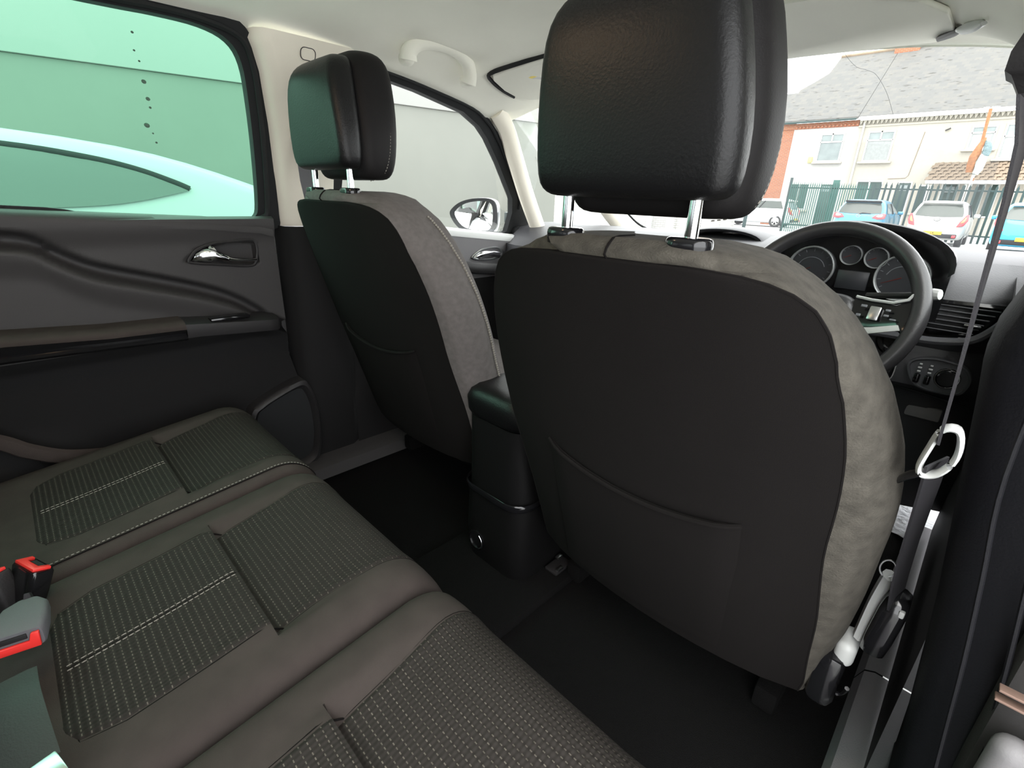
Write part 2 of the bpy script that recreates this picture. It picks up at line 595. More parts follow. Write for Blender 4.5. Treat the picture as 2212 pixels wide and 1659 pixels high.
# floor, sills
mb = MB()
mb.box((0, -0.3, 0.285), (1.46, 4.0, 0.03))
mb.box((0, 0.5, 0.31), (0.30, 1.8, 0.03), 0.012)
skind(mb.build('floor', 'carpet'), 'black carpeted floor of the car')
mb = MB()
prof = [(-0.640, 0.318), (-0.650, 0.352), (-0.668, 0.364), (-0.735, 0.366), (-0.76, 0.372), (-0.78, 0.34), (-0.78, 0.2)]
rows = [[V((x, y, z)) for x, z in prof] for y in (-2.0, -0.9, -0.3, 0.0, 0.285, 0.32)]
mb.grid(rows)
mb.prism([(-0.640, 0.32, 0.318), (-0.65, 0.32, 0.352), (-0.668, 0.32, 0.364), (-0.735, 0.32, 0.366), (-0.735, 0.32, 0.318)], (0, 1.0, 0))
skind(mb.build('trim_1', 'plastic_soft'), 'dark plastic tread on the left door sill')
mb = MB()
prof = [(0.690, 0.300), (0.700, 0.330), (0.715, 0.338), (0.80, 0.335), (0.85, 0.325), (0.87, 0.27), (0.87, 0.15)]
for y0, y1 in ((-0.75, 0.10), (0.104, 0.502), (0.506, 1.15)):
    mb.grid([[V((x, y, z)) for x, z in prof] for y in (y0, (y0 + y1) / 2, y1)])
o = skind(mb.build('trim_2', 'lit_sill'), 'plastic tread on the right door sill, greyed to look lit')

# ---- left rear door: door panel with its parts
d1 = struct('door_1', 'closed left rear door with black trim panel')
CREASE = [(-1.2, 1.080), (-0.9, 1.077), (-0.65, 1.072), (-0.53, 1.068), (-0.473, 1.065), (-0.436, 1.057), (-0.402, 1.030), (-0.35, 0.998), (-0.274, 0.972), (-0.17, 0.938), (-0.093, 0.905), (-0.032, 0.862), (0.0, 0.832), (0.06, 0.80)]
CRP = cr([(0, a, b) for a, b in CREASE], 6)
CRY, CRZ = [p.y for p in CRP], [p.z for p in CRP]
def crease(y):
    return interp(y, CRY, CRZ)
def panel_x(y, z):
    c = crease(y)
    up_x = -0.716 + 0.012 * sstep(1.02, 1.075, z)
    d = c - z
    x = up_x
    # dark undercut below the upper panel, then the padded lower panel with a rolled lip
    g = sstep(-0.004, 0.010, d)
    x = x - 0.034 * g
    lip = sstep(0.020, 0.040, d)
    x = x + 0.046 * lip - 0.012 * sstep(0.04, 0.10, d)
    if z < 0.80:
        x -= 0.014 * sstep(0.80, 0.77, z)
    if z < 0.70:
        x += 0.03 * sstep(0.66, 0.56, z) * sstep(-0.40, -0.56, y)
    # recess of the door pull
    rec = [(-0.171, 0.988), (-0.114, 1.027), (-0.011, 1.030), (-0.02, 0.972)]
    if -0.172 < y < -0.012:
        zt = interp(y, [-0.172, -0.150, -0.114, -0.028, -0.012], [0.992, 1.016, 1.028, 1.033, 1.026])
        zb = interp(y, [-0.172, -0.04, -0.012], [0.986, 0.970, 0.974])
        k = sstep(zb, zb + 0.006, z) * sstep(zt, zt - 0.006, z)
        x -= 0.030 * k
    return x
rows = []
zs = [0.33 + 0.755 * i / 150 for i in range(151)]
for z in zs:
    yf = 0.035 if z > 0.72 else interp(z, [0.33, 0.45, 0.60, 0.72], [0.05, 0.07, 0.06, 0.035])
    yf = yf + 0.02 * sstep(0.99, 0.90, z) * 0
    rows.append([V((panel_x(y, z), y, z)) for y in [(-1.10 + (yf + 1.10) * (1 - (1 - k / 120) ** 1.35)) for k in range(121)]])
low_rows = [r for r, z in zip(rows, zs) if z < 0.806]
rows = [r for r, z in zip(rows, zs) if z > 0.800]
MB().grid(low_rows).grid([[r[-1] for r in low_rows], [r[-1] + V((-0.09, 0.004, 0)) for r in low_rows]]).build('lower_panel', 'door_dark', d1, ang=70)
mb = MB().grid(rows)
mb.grid([[r[-1] for r in rows], [r[-1] + V((-0.09, 0.004, 0)) for r in rows]])
mb.grid([rows[-1], [p + V((-0.012, 0, 0.006)) for p in rows[-1]], [p + V((-0.035, 0, 0.004)) for p in rows[-1]]])
mb.build('door_panel', 'plastic_soft', d1, ang=70)
# belt-line sill cap lit by the window
mb = MB()
rows = []
for y, z in ((-1.1, 1.10), (-0.47, 1.098), (-0.32, 1.090), (-0.12, 1.081), (0.0, 1.069), (0.03, 1.060)):
    rows.append([V((-0.705, y, z - 0.020)), V((-0.703, y, z - 0.006)), V((-0.709, y, z + 0.002)), V((-0.722, y, z + 0.008)), V((-0.738, y, z + 0.010)), V((-0.742, y, z + 0.004))])
mb.grid(rows).build('window_sill', 'plastic_soft', d1, ang=70)
# door pull with its recess
mb = MB()
loop = [(-0.171, 0.989), (-0.163, 1.002), (-0.148, 1.016), (-0.114, 1.028), (-0.07, 1.031), (-0.028, 1.034), (-0.015, 1.028), (-0.013, 1.005), (-0.022, 0.975), (-0.043, 0.969), (-0.10, 0.976), (-0.16, 0.984)]
mb.tube(cr([(-0.7145, y, z) for y, z in loop], 4, True), 0.0035, 6, True)
h = mb.build('handle_bezel', 'plastic', d1)
mb = MB()
pth = cr([(-0.728, -0.166, 0.988), (-0.716, -0.150, 0.997), (-0.709, -0.128, 1.002), (-0.705, -0.110, 1.000), (-0.703, -0.080, 0.990), (-0.704, -0.040, 0.986), (-0.708, -0.022, 0.985)], 6)
n = len(pth)
mb.tube(pth, [0.004 + 0.011 * math.exp(-((i / n - 0.32) / 0.22) ** 2) for i in range(n)], 10, ry=0.006, up=(0, 0, 1))
mb.tube(cr([(-0.71, -0.112, 1.002), (-0.713, -0.116, 1.012), (-0.722, -0.120, 1.022)], 4), [0.008] * 8 + [0.004], 8)
mb.build('door_handle', 'chrome', d1)
# armrest shelf
mb = MB()
rows = []
for y, zt, zb in ((-1.1, 0.862, 0.815), (-0.52, 0.873, 0.826), (-0.36, 0.861, 0.823), (-0.217, 0.858, 0.819)):
    rows.append([V((-0.72, y, zt + 0.004)), V((-0.675, y, zt + 0.002)), V((-0.655, y, zt - 0.002)), V((-0.648, y, zt - 0.010)), V((-0.650, y, zt - 0.017))])
mb.grid(rows)
o = mb.build('armrest_pad', 'plain_fabric', d1, ang=70)
o['label'] = 'brownish padded door armrest top'
mb = MB()
rows = []
for y, zt, zb in ((-1.1, 0.862, 0.815), (-0.52, 0.873, 0.826), (-0.36, 0.861, 0.823), (-0.217, 0.858, 0.819)):
    rows.append([V((-0.651, y, zt - 0.017)), V((-0.655, y, zt - 0.024)), V((-0.66, y, zb + 0.006)), V((-0.652, y, zb)), V((-0.66, y, zb - 0.006)), V((-0.73, y, zb - 0.012))])
mb.grid(rows).build('armrest_strip', 'gloss', d1, ang=50)
mb = MB()
rows = []
for y, k in ((-0.217, 1), (-0.19, 1.0), (-0.10, 1), (-0.03, 0.98), (-0.008, 0.93), (0.002, 0.7)):
    zt = 0.858 - (y + 0.217) * 0.09
    zb = 0.821 - (y + 0.217) * 0.075
    xo = -0.72 + (0.070) * k
    rows.append([V((-0.735, y, zt + 0.002)), V((xo - 0.02, y, zt)), V((xo, y, zt - 0.005)), V((xo + 0.002, y, zt - 0.018)), V((xo - 0.004, y, zb)), V((-0.735, y, zb - 0.012))])
mb.grid(rows)
mb.add(rows[-1], [(0, 1, 2, 3, 4, 5)])
mb.build('armrest_end', 'plastic', d1, ang=50)
# switch pocket on the armrest
MB().box((-0.668, -0.118, 0.853), (0.03, 0.09, 0.01), 0.004).build('window_switch', 'gloss', d1)
# speaker bin at the foot of the door
mb = MB()
loop = [(-0.105, 0.565), (-0.075, 0.595), (-0.03, 0.615), (0.025, 0.634), (0.055, 0.636), (0.072, 0.610), (0.084, 0.56), (0.088, 0.49), (0.083, 0.42), (0.06, 0.36), (-0.02, 0.34), (-0.09, 0.36), (-0.115, 0.45)]
outer = cr([(-0.700, y, z) for y, z in loop], 5, True)
cen = V((-0.70, 0.0, 0.50))
inner = [cen + (p - cen) * 0.80 for p in outer]
mid = [cen + (p - cen) * 0.90 + V((0.016, 0, 0)) for p in outer]
base = [p + V((-0.05, 0, 0)) for p in outer]
o1 = [cen + (p - cen) * 0.985 + V((0.012, 0, 0)) for p in outer]
deep = [p + V((-0.006, 0, 0)) for p in inner]
mb.loft([base, outer, o1, mid, inner, deep], caps=False)
sp = mb.build('speaker_surround', 'plastic', d1, ang=60)
mb = MB()
mb.add([p + V((-0.004, 0, 0)) for p in inner], [tuple(range(len(inner)))])
mb.build('speaker_grille', 'rubber', sp)
# pocket rim low on the door
mb = MB()
mb.tube(cr([(-0.690, -0.72, 0.74), (-0.685, -0.62, 0.685), (-0.675, -0.571, 0.655), (-0.672, -0.538, 0.625), (-0.672, -0.479, 0.590), (-0.68, -0.38, 0.565), (-0.70, -0.25, 0.55)], 6), 0.017, 8, ry=0.010, up=(0, 0, 1))
mb.build('pocket_rim', 'plain_fabric', d1)
# outer door skin
mb = MB()
rows = [[V((x, y, z)) for x, z in ((-0.765, 1.075), (-0.79, 1.05), (-0.835, 0.95), (-0.86, 0.80), (-0.865, 0.6), (-0.85, 0.4), (-0.84, 0.2))] for y in (-2.2, -1.1, -0.5, 0.04)]
mb.grid(rows).build('door_skin', 'silver_paint', d1)
MB().box((-0.868, -0.03, 0.95), (0.03, 0.16, 0.03), 0.012).build('outer_handle', 'silver_paint', d1)

# ---- left rear window
def gpt(y, z, off=0.0):
    return V((gx(z) + off, y, z))
INNER = [(-1.05, 1.125), (-0.461, 1.112), (-0.325, 1.098), (-0.124, 1.089), (-0.02, 1.081), (0.003, 1.090), (0.010, 1.121), (0.004, 1.238), (-0.006, 1.341), (-0.018, 1.410), (-0.043, 1.445), (-0.093, 1.460), (-0.17, 1.462), (-0.26, 1.459), (-0.6, 1.452), (-1.05, 1.44)]
OUTER = [(-1.10, 1.085), (-0.461, 1.080), (-0.325, 1.074), (-0.124, 1.064), (-0.01, 1.050), (0.058, 1.060), (0.060, 1.100), (0.046, 1.220), (0.034, 1.325), (0.018, 1.418), (-0.010, 1.462), (-0.06, 1.477), (-0.14, 1.478), (-0.26, 1.476), (-0.6, 1.472), (-1.10, 1.465)]
w1 = struct('window_1', 'green tinted window of the left rear door')
mb = MB()
mb.grid([[gpt(y, z, -0.012) for y in (-1.08, -0.5, 0.03)] for z in (1.07, 1.27, 1.466)])
mb.build('glass_pane', 'green_glass', w1)
mb = MB()
SI = cr([(0, y, z) for y, z in INNER], 4, True)
SO = cr([(0, y, z + (0.010 if z > 1.44 else 0)) for y, z in OUTER], 4, True)
mb.strip([gpt(p.y, p.z, 0.004) for p in SI], [gpt(p.y, p.z, 0.010) for p in SO], (-0.025, 0, 0))
mb.build('window_seal', 'rubber', w1, ang=30)
mb = MB()
mb.tube(cr([gpt(y + (0.02 if i > 4 and i < 11 else 0), z + (0.008 if i > 9 else 0), 0.012) for i, (y, z) in enumerate(INNER[4:15], 4)], 4), 0.006, 6)
mb.build('seal_lip', 'rubber', w1)
# dried drips of grime on the pane
for y, z, r in ((-0.206, 1.428, 0.0022), (-0.207, 1.400, 0.0018), (-0.201, 1.384, 0.0018), (-0.198, 1.351, 0.0038), (-0.195, 1.322, 0.0035), (-0.193, 1.307, 0.0022), (-0.203, 1.274, 0.0045), (-0.194, 1.260, 0.0016), (-0.190, 1.243, 0.002)):
    p = gpt(y, z, -0.010)
    MB().lathe([(r * 0.2, 0.0012), (r, 0.0006), (r * 1.15, 0.0)], p, (1, 0, 0.37), 10).build('grime_spot', 'grime', w1)

# ---- B pillar, left: cream upper cover and black lower cover
mb = MB()
rows = []
for z, y0, y1 in ((1.474, 0.006, 0.24), (1.456, 0.000, 0.232), (1.44, 0.008, 0.225), (1.40, 0.022, 0.215), (1.30, 0.040, 0.205), (1.20, 0.053, 0.205), (1.10, 0.070, 0.21), (1.065, 0.072, 0.21)):
    x = gx(z)
    rows.append([V((x - 0.01, y0 - 0.010, z)), V((x + 0.018, y0 - 0.004, z)), V((x + 0.032, y0 + 0.010, z)), V((x + 0.036, y0 + 0.03, z)), V((x + 0.037, (y0 + y1) / 2, z)), V((x + 0.035, y1 - 0.03, z)), V((x + 0.028, y1 - 0.008, z)), V((x - 0.01, y1, z))])
mb.grid(rows)
t3 = skind(mb.build('trim_3', 'cream', ang=60), 'cream plastic cover of the left middle pillar')
mb = MB()
def bp(y, z, off=0.0):
    return V((gx(z) + 0.0375 + off, y, z))
ring = rrect(0.017, 0.0115, 0.009, 4)
mb.tube([bp(0.112 + a * 1.0, 1.444 + b, 0.0005) for a, b in ring], 0.0009, 6, True)
mb.build('badge_outline', 'plastic_soft', t3)
mb = MB()
mb.add([bp(0.112 + a * 0.93, 1.444 + b * 0.93, 0.0006) for a, b in ring], [tuple(range(len(ring)))])
mb.build('cover_badge', 'cream', t3)
mb = MB()
rows = []
for z in (1.066, 1.0, 0.85, 0.65, 0.5, 0.36, 0.30):
    x = interp(z, [0.3, 0.5, 0.85, 1.066], [-0.735, -0.725, -0.712, -0.706])
    rows.append([V((x - 0.06, 0.055, z)), V((x, 0.062, z)), V((x + 0.02, 0.085, z)), V((x + 0.02, 0.20, z)), V((x, 0.23, z)), V((x - 0.06, 0.235, z))])
mb.grid(rows)
skind(mb.build('trim_4', 'door_dark', ang=60), 'black lower cover of the left middle pillar')

# ---- left front door, with its window
d2 = struct('door_2', 'closed left front door with trim panel, its upper part greyed to look lit')
mb = MB()
rows = []
for i in range(61):
    z = 0.36 + 0.675 * i / 60
    row = []
    for k in range(31):
        y = 0.22 + 0.88 * k / 30
        zb = 1.044 - (y - 0.55) * 0.10
        zz = z * 1.0 if z < 0.9 else 0.9 + (z - 0.9) * (zb - 0.9) / 0.135
        x = -0.705 - 0.02 * sstep(0.93, 0.86, z) + 0.01 * sstep(0.6, 0.5, z)
        row.append(V((x, y, zz)))
    rows.append(row)
MB().grid(rows[:46]).build('lower_panel', 'door_dark', d2, ang=60)
mb.grid(rows[45:])
mb.build('door_panel', 'door_light', d2, ang=60)  # upper part in paler grey, window light painted into its colour
mb = MB()
rows = []
for y in (0.20, 0.4, 0.57, 0.75, 0.90, 1.05):
    z = 1.044 - (y - 0.55) * 0.10
    rows.append([V((-0.703, y, z - 0.012)), V((-0.704, y, z + 0.003)), V((-0.715, y, z + 0.012)), V((-0.745, y, z + 0.016)), V((-0.762, y, z + 0.008))])
mb.grid(rows)
o = mb.build('window_sill', 'palegrey', d2, ang=70)  # pale colour stands in for sky reflected on the cap
o['label'] = 'window sill cap, coloured pale for its sky reflection'
mb = MB()
mb.tube(cr([(-0.698, 0.60, 0.930), (-0.668, 0.68, 0.917), (-0.66, 0.76, 0.908), (-0.66, 0.84, 0.902), (-0.69, 0.92, 0.90)], 5), 0.020, 10, ry=0.016, up=(0, 0, 1))
mb.build('armrest', 'plastic', d2)
mb = MB()
mb.tube(cr([(-0.700, 0.716, 0.944), (-0.700, 0.735, 0.962), (-0.700, 0.77, 0.974), (-0.700, 0.84, 0.976), (-0.700, 0.86, 0.95), (-0.700, 0.80, 0.935)], 5, True), 0.004, 6, True)
mb.build('handle_bezel', 'satin', d2)
mb = MB()
mb.tube(cr([(-0.707, 0.728, 0.943), (-0.695, 0.755, 0.955), (-0.69, 0.79, 0.957), (-0.69, 0.84, 0.95)], 5), 0.011, 10, ry=0.006, up=(0, 0, 1))
mb.build('door_handle', 'chrome', d2)
mb = MB()
rows = [[V((x, y, z - max(0, y - 0.5) * 0.08)) for x, z in ((-0.765, 1.06), (-0.79, 1.04), (-0.835, 0.95), (-0.86, 0.80), (-0.865, 0.6), (-0.85, 0.4), (-0.84, 0.2))] for y in (0.05, 0.5, 1.0, 1.3)]
mb.grid(rows).build('door_skin', 'silver_paint', d2)
w2 = struct('window_2', 'clear window of the left front door')
FI = [(0.235, 1.070), (0.615, 1.042), (0.90, 1.010), (0.945, 1.03), (0.945, 1.10), (0.925, 1.15), (0.806, 1.268), (0.730, 1.335), (0.685, 1.365), (0.611, 1.395), (0.436, 1.424), (0.318, 1.437), (0.235, 1.443)]
FO = [(0.205, 1.040), (0.615, 1.012), (0.96, 0.985), (1.11, 0.99), (1.09, 1.06), (0.985, 1.15), (0.842, 1.285), (0.765, 1.356), (0.715, 1.388), (0.625, 1.412), (0.44, 1.440), (0.318, 1.453), (0.205, 1.46)]
MB().grid([[gpt(y, z, -0.012) for y in (0.21, 0.6, 1.05)] for z in (0.99, 1.2, 1.46)]).build('glass_pane', 'glass', w2)
mb = MB()
mb.strip([gpt(y, z, 0.004) for y, z in FI], [gpt(y, z, 0.010) for y, z in FO], (-0.025, 0, 0))
mb.build('window_seal', 'rubber', w2, ang=30)
mb = MB()
mb.tube(cr([gpt(y + (0.025 if i < 6 else 0.012), z + 0.012, 0.012) for i, (y, z) in enumerate(FI[4:13])], 4), 0.004, 6)
mb.build('seal_lip', 'rubber', w2)

# ---- front pillars left, quarter window
mb = MB()
pth = cr([(-0.612, 0.735, 1.415), (-0.628, 0.80, 1.365), (-0.640, 0.86, 1.28), (-0.655, 0.935, 1.17), (-0.668, 1.02, 1.055), (-0.672, 1.06, 1.00)], 6)
mb.tube(pth, 0.026, 12, ry=0.032, up=(1, 0, 0))
skind(mb.build('trim_5', 'cream'), 'cream cover of the left windscreen pillar beside the door')
mb = MB()
pth = cr([(-0.565, 0.95, 1.465), (-0.595, 1.05, 1.395), (-0.60, 1.18, 1.27), (-0.565, 1.34, 1.13), (-0.535, 1.41, 1.06), (-0.52, 1.45, 1.01)], 6)
mb.tube(pth, 0.030, 12, ry=0.040, up=(1, 0, 0))
skind(mb.build('trim_6', 'cream'), 'cream front pillar at the left edge of the windscreen')
mb = MB()
mb.add([(-0.66, 0.80, 1.40), (-0.69, 1.05, 1.03), (-0.60, 1.45, 1.03), (-0.62, 0.95, 1.42)], [(0, 1, 2, 3)])
skind(mb.build('window_3', 'glass'), 'clear quarter window between the left front pillars')
# windscreen
mb = MB()
rows = []
for t in [0, 0.25, 0.5, 0.75, 1]:
    rows.append([V((x, 1.025 + t * 0.56 - 0.05 * (x / 0.6) ** 2, roof_z(0, 1.0) + 0.004 - 0.04 * (x / 0.6) ** 2 - 0.47 * t)) for x in [-0.60 + 0.12 * i for i in range(11)]])
skind(mb.grid(rows).build('window_4', 'glass'), 'clear windscreen above the dashboard')
mb = MB()
mb.tube(cr([(-0.525, 1.02, 1.452), (-0.54, 1.15, 1.30), (-0.49, 1.36, 1.12), (-0.43, 1.45, 1.05), (-0.30, 1.50, 1.035)], 6), 0.004, 6)
skind(mb.build('trim_7', 'rubber'), 'black rubber edge of the windscreen')

# ---- right side: sill pillar, front door, open rear door
mb = MB()
rows = []
for z, x, y0, y1 in ((1.50, 0.600, 0.02, 0.26), (1.40, 0.606, 0.04, 0.26), (1.30, 0.640, 0.075, 0.26), (1.22, 0.664, 0.09, 0.26), (1.13, 0.688, 0.10, 0.26)):
    rows.append([V((x + 0.09, y0 - 0.01, z)), V((x + 0.02, y0, z)), V((x + 0.004, y0 + 0.015, z)), V((x, y0 + 0.05, z)), V((x, y1 - 0.03, z)), V((x + 0.02, y1, z)), V((x + 0.09, y1, z))])
mb.grid(rows)
skind(mb.build('trim_8', 'cream', ang=60), 'cream upper cover of the right middle pillar')
mb = MB()
rows = []
for z, x, y0, y1 in ((1.14, 0.700, 0.10, 0.27), (1.092, 0.692, 0.115, 0.27), (1.06, 0.685, 0.12, 0.28), (1.03, 0.684, 0.12, 0.28), (0.999, 0.689, 0.12, 0.28), (0.927, 0.699, 0.12, 0.28), (0.849, 0.710, 0.115, 0.28), (0.764, 0.722, 0.11, 0.28), (0.669, 0.733, 0.10, 0.29), (0.517, 0.749, 0.06, 0.31), (0.40, 0.758, 0.0, 0.34), (0.33, 0.765, -0.08, 0.42)):
    rows.append([V((x + 0.12, y0 - 0.03, z)), V((x + 0.05, y0 - 0.015, z)), V((x + 0.02, y0 - 0.002, z)), V((x + 0.006, y0 + 0.014, z)), V((x, y0 + 0.04, z)), V((x, y1 - 0.04, z)), V((x + 0.008, y1 - 0.01, z)), V((x + 0.03, y1, z)), V((x + 0.12, y1 + 0.01, z))])
mb.grid(rows)
t9 = skind(mb.build('trim_9', 'pillar', ang=70), 'black grained lower cover of the right middle pillar')
for off, zz in ((0.028, 1.10), (0.055, 1.06)):
    pth = []
    for z, x, y0 in ((zz, 0.692, 0.10), (0.95, 0.696, 0.095), (0.85, 0.710, 0.09), (0.764, 0.722, 0.085), (0.669, 0.733, 0.075), (0.517, 0.749, 0.035), (0.40, 0.758, -0.025), (0.34, 0.765, -0.10)):
        pth.append((x + off, y0 - off * 0.25, z))
    MB().tube(cr(pth, 5), 0.0022, 6).build('door_seal', 'pillar', t9)
mb = MB()
mb.box((0.735, 0.110, 0.80), (0.004, 0.004, 0.010), 0.001)
d4 = struct('door_4', 'closed right front door beside the driver seat')
mb = MB()
rows = [[V((x, y, z)) for x, z in ((0.700, 1.04), (0.705, 1.0), (0.725, 0.9), (0.735, 0.7), (0.735, 0.36))] for y in (0.24, 0.5, 0.8, 1.1)]
mb.grid(rows)
mb.build('door_panel', 'plastic', d4)
mb = MB()
rows = [[V((x, y, z)) for x, z in ((0.765, 1.06), (0.79, 1.04), (0.835, 0.95), (0.86, 0.80), (0.865, 0.6), (0.84, 0.2))] for y in (0.10, 0.5, 1.0, 1.3)]
mb.grid(rows).build('door_skin', 'silver_paint', d4)
w5 = struct('window_5', 'clear window of the right front door')
MB().grid([[V((-gx(z), y, z)) for y in (0.2, 0.6, 1.05)] for z in (1.03, 1.2, 1.46)]).build('glass_pane', 'glass', w5)
mb = MB()
mb.tube(cr([(0.625, 0.735, 1.43), (0.665, 0.80, 1.385), (0.72, 0.87, 1.30), (0.765, 0.97, 1.17), (0.785, 1.05, 1.055), (0.79, 1.10, 1.00)], 6), 0.026, 12, ry=0.03, up=(1, 0, 0))
skind(mb.build('trim_10', 'cream'), 'cream cover of the right windscreen pillar')
d3 = struct('door_3', 'right rear door standing wide open')
mb = MB()
mb.prism([(0.775, 0.062, 0.36), (1.72, -0.02, 0.36), (1.74, -0.02, 0.95), (1.72, -0.02, 1.05), (0.80, 0.062, 1.03), (0.775, 0.062, 0.85)], (0.01, 0.12, 0), 0.015)
mb.build('door_panel', 'plastic_soft', d3)
mb = MB()
mb.box((1.01, 0.038, 0.60), (0.46, 0.03, 0.28), 0.014, 4)
mb.build('door_pocket', 'door_light', d3)  # paler than the door panel to carry the light falling on it
for z in (0.782, 0.772):
    MB().box((0.99, 0.040, z), (0.44, 0.010, 0.0025), 0.0008).build('pocket_strip', 'copper', d3)
mb = MB()
mb.strip([V((0.86, 0.05, 1.06)), V((1.66, -0.01, 1.06)), V((1.60, -0.01, 1.40)), V((0.84, 0.05, 1.42))], [V((0.80, 0.055, 1.02)), V((1.72, -0.015, 1.02)), V((1.64, -0.015, 1.46)), V((0.79, 0.055, 1.47))], (0.003, 0.04, 0))
mb.build('window_frame', 'rubber', d3)
MB().grid([[V((0.82, 0.07, z)), V((1.68, 0.005, z))] for z in (1.03, 1.45)]).build('glass_pane', 'dark_glass', d3)

# ---- rear of the cabin (behind the camera): quarter panels and tailgate with glass
mb = MB()
for s in (-1, 1):
    mb.box((s * 0.74, -1.70, 0.67), (0.06, 1.2 if s > 0 else 1.2, 0.80), 0.01)
    mb.box((s * 0.66, -1.16, 1.28), (0.10, 0.16, 0.46), 0.02)
    mb.box((s * 0.64, -2.12, 1.28), (0.12, 0.18, 0.46), 0.02)
mb.box((0, -2.2, 0.67), (1.46, 0.06, 0.80), 0.01)
skind(mb.build('wall_back', 'plastic'), 'black lined rear end of the cabin')
mb = MB()
for s in (-1, 1):
    mb.grid([[V((s * (0.74 - 0.37 * (z - 1.06)), y, z)) for y in (-2.1, -1.15)] for z in (1.06, 1.47)])
mb.grid([[V((x, -2.2, z)) for x in (-0.6, 0, 0.6)] for z in (1.06, 1.5)])
skind(mb.build('window_6', 'dark_glass'), 'dark tinted rear windows of the car')

# ================================================================ FRONT SEATS
SZ = [0.003, 0.0015, -0.003, -0.010, -0.0185, -0.0195, -0.022, -0.026, -0.033, -0.045, -0.065, -0.09, -0.13, -0.19, -0.26, -0.34, -0.42, -0.50, -0.56, -0.60, -0.625]
SHW = [0.05, 0.09, 0.120, 0.143, 0.160, 0.162, 0.165, 0.172, 0.182, 0.197, 0.217, 0.237, 0.260, 0.281, 0.292, 0.292, 0.286, 0.276, 0.266, 0.260, 0.252]
SHS = [0.045, 0.075, 0.090, 0.080, 0.070, 0.105, 0.138, 0.160, 0.180, 0.199, 0.216, 0.231, 0.247, 0.259, 0.263, 0.260, 0.252, 0.247, 0.246, 0.246, 0.242]
def seat_yr(z):
    y = -0.030 - 0.30 * z
    if z > -0.02:
        y += 0.022 * ((z + 0.02) / 0.023) ** 2
    return y
def seat_rear(x, z):
    return seat_yr(z) + 0.045 * (abs(x) / 0.27) ** 2.2
def seat_section(i):
    z, hw, hs = SZ[i], SHW[i], SHS[i]
    yr = seat_yr(z)
    th = 0.125 if z < -0.05 else interp(z, [-0.05, -0.008, 0.003], [0.125, 0.110, 0.075])
    kr = 1.0 - 0.065 * sstep(-0.03, -0.12, z) * (1 - sstep(-0.30, -0.48, z))      # the seam sits further in on the door side
    us = [hs * (k / 5 - 1) * (kr if k > 5 else 1.0) for k in range(11)]
    rear = [(u, seat_rear(u, z)) for u in us]
    ve = rear[-1][1]
    hl, hs = hs, hs * kr
    d = hw - hs
    side = [(hs + d * 0.5, ve + 0.012), (hs + d * 0.85, ve + 0.035), (hw, ve + 0.065), (hw * 0.99, max(ve + 0.09, yr + th - 0.01)), (hw * 0.95, yr + th + 0.028), (hw * 0.86, yr + th + 0.036), (hw * 0.66, yr + th + 0.018), (hw * 0.4, yr + th)]
    side = [(p.x, p.y) for p in cr([(a, b, 0) for a, b in side], 3)]
    return z, rear, side
def seat_off(z):
    return interp(z, [-0.625, -0.5, -0.35, 0.0], [0.020, 0.014, 0.004, 0.0])
def resample(k=3):
    n = len(SZ)
    z0, h0, s0 = SZ[:], SHW[:], SHS[:]
    oz, oh, os_ = [], [], []
    for i in range(n - 1):
        a, b, c, d = max(i - 1, 0), i, i + 1, min(i + 2, n - 1)
        kk = 1 if z0[i] > -0.02 else k
        for j in range(kk):
            t = j / kk
            def f(q):
                if z0[i] > -0.03:
                    return q[b] + (q[c] - q[b]) * t
                return 0.5 * (2 * q[b] + (q[c] - q[a]) * t + (2 * q[a] - 5 * q[b] + 4 * q[c] - q[d]) * t * t + (3 * q[b] - q[a] - 3 * q[c] + q[d]) * t ** 3)
            oz.append(z0[i] + (z0[i + 1] - z0[i]) * t)
            oh.append(f(h0))
            os_.append(f(s0))
    oz.append(z0[-1]); oh.append(h0[-1]); os_.append(s0[-1])
    SZ[:], SHW[:], SHS[:] = oz, oh, os_
resample()
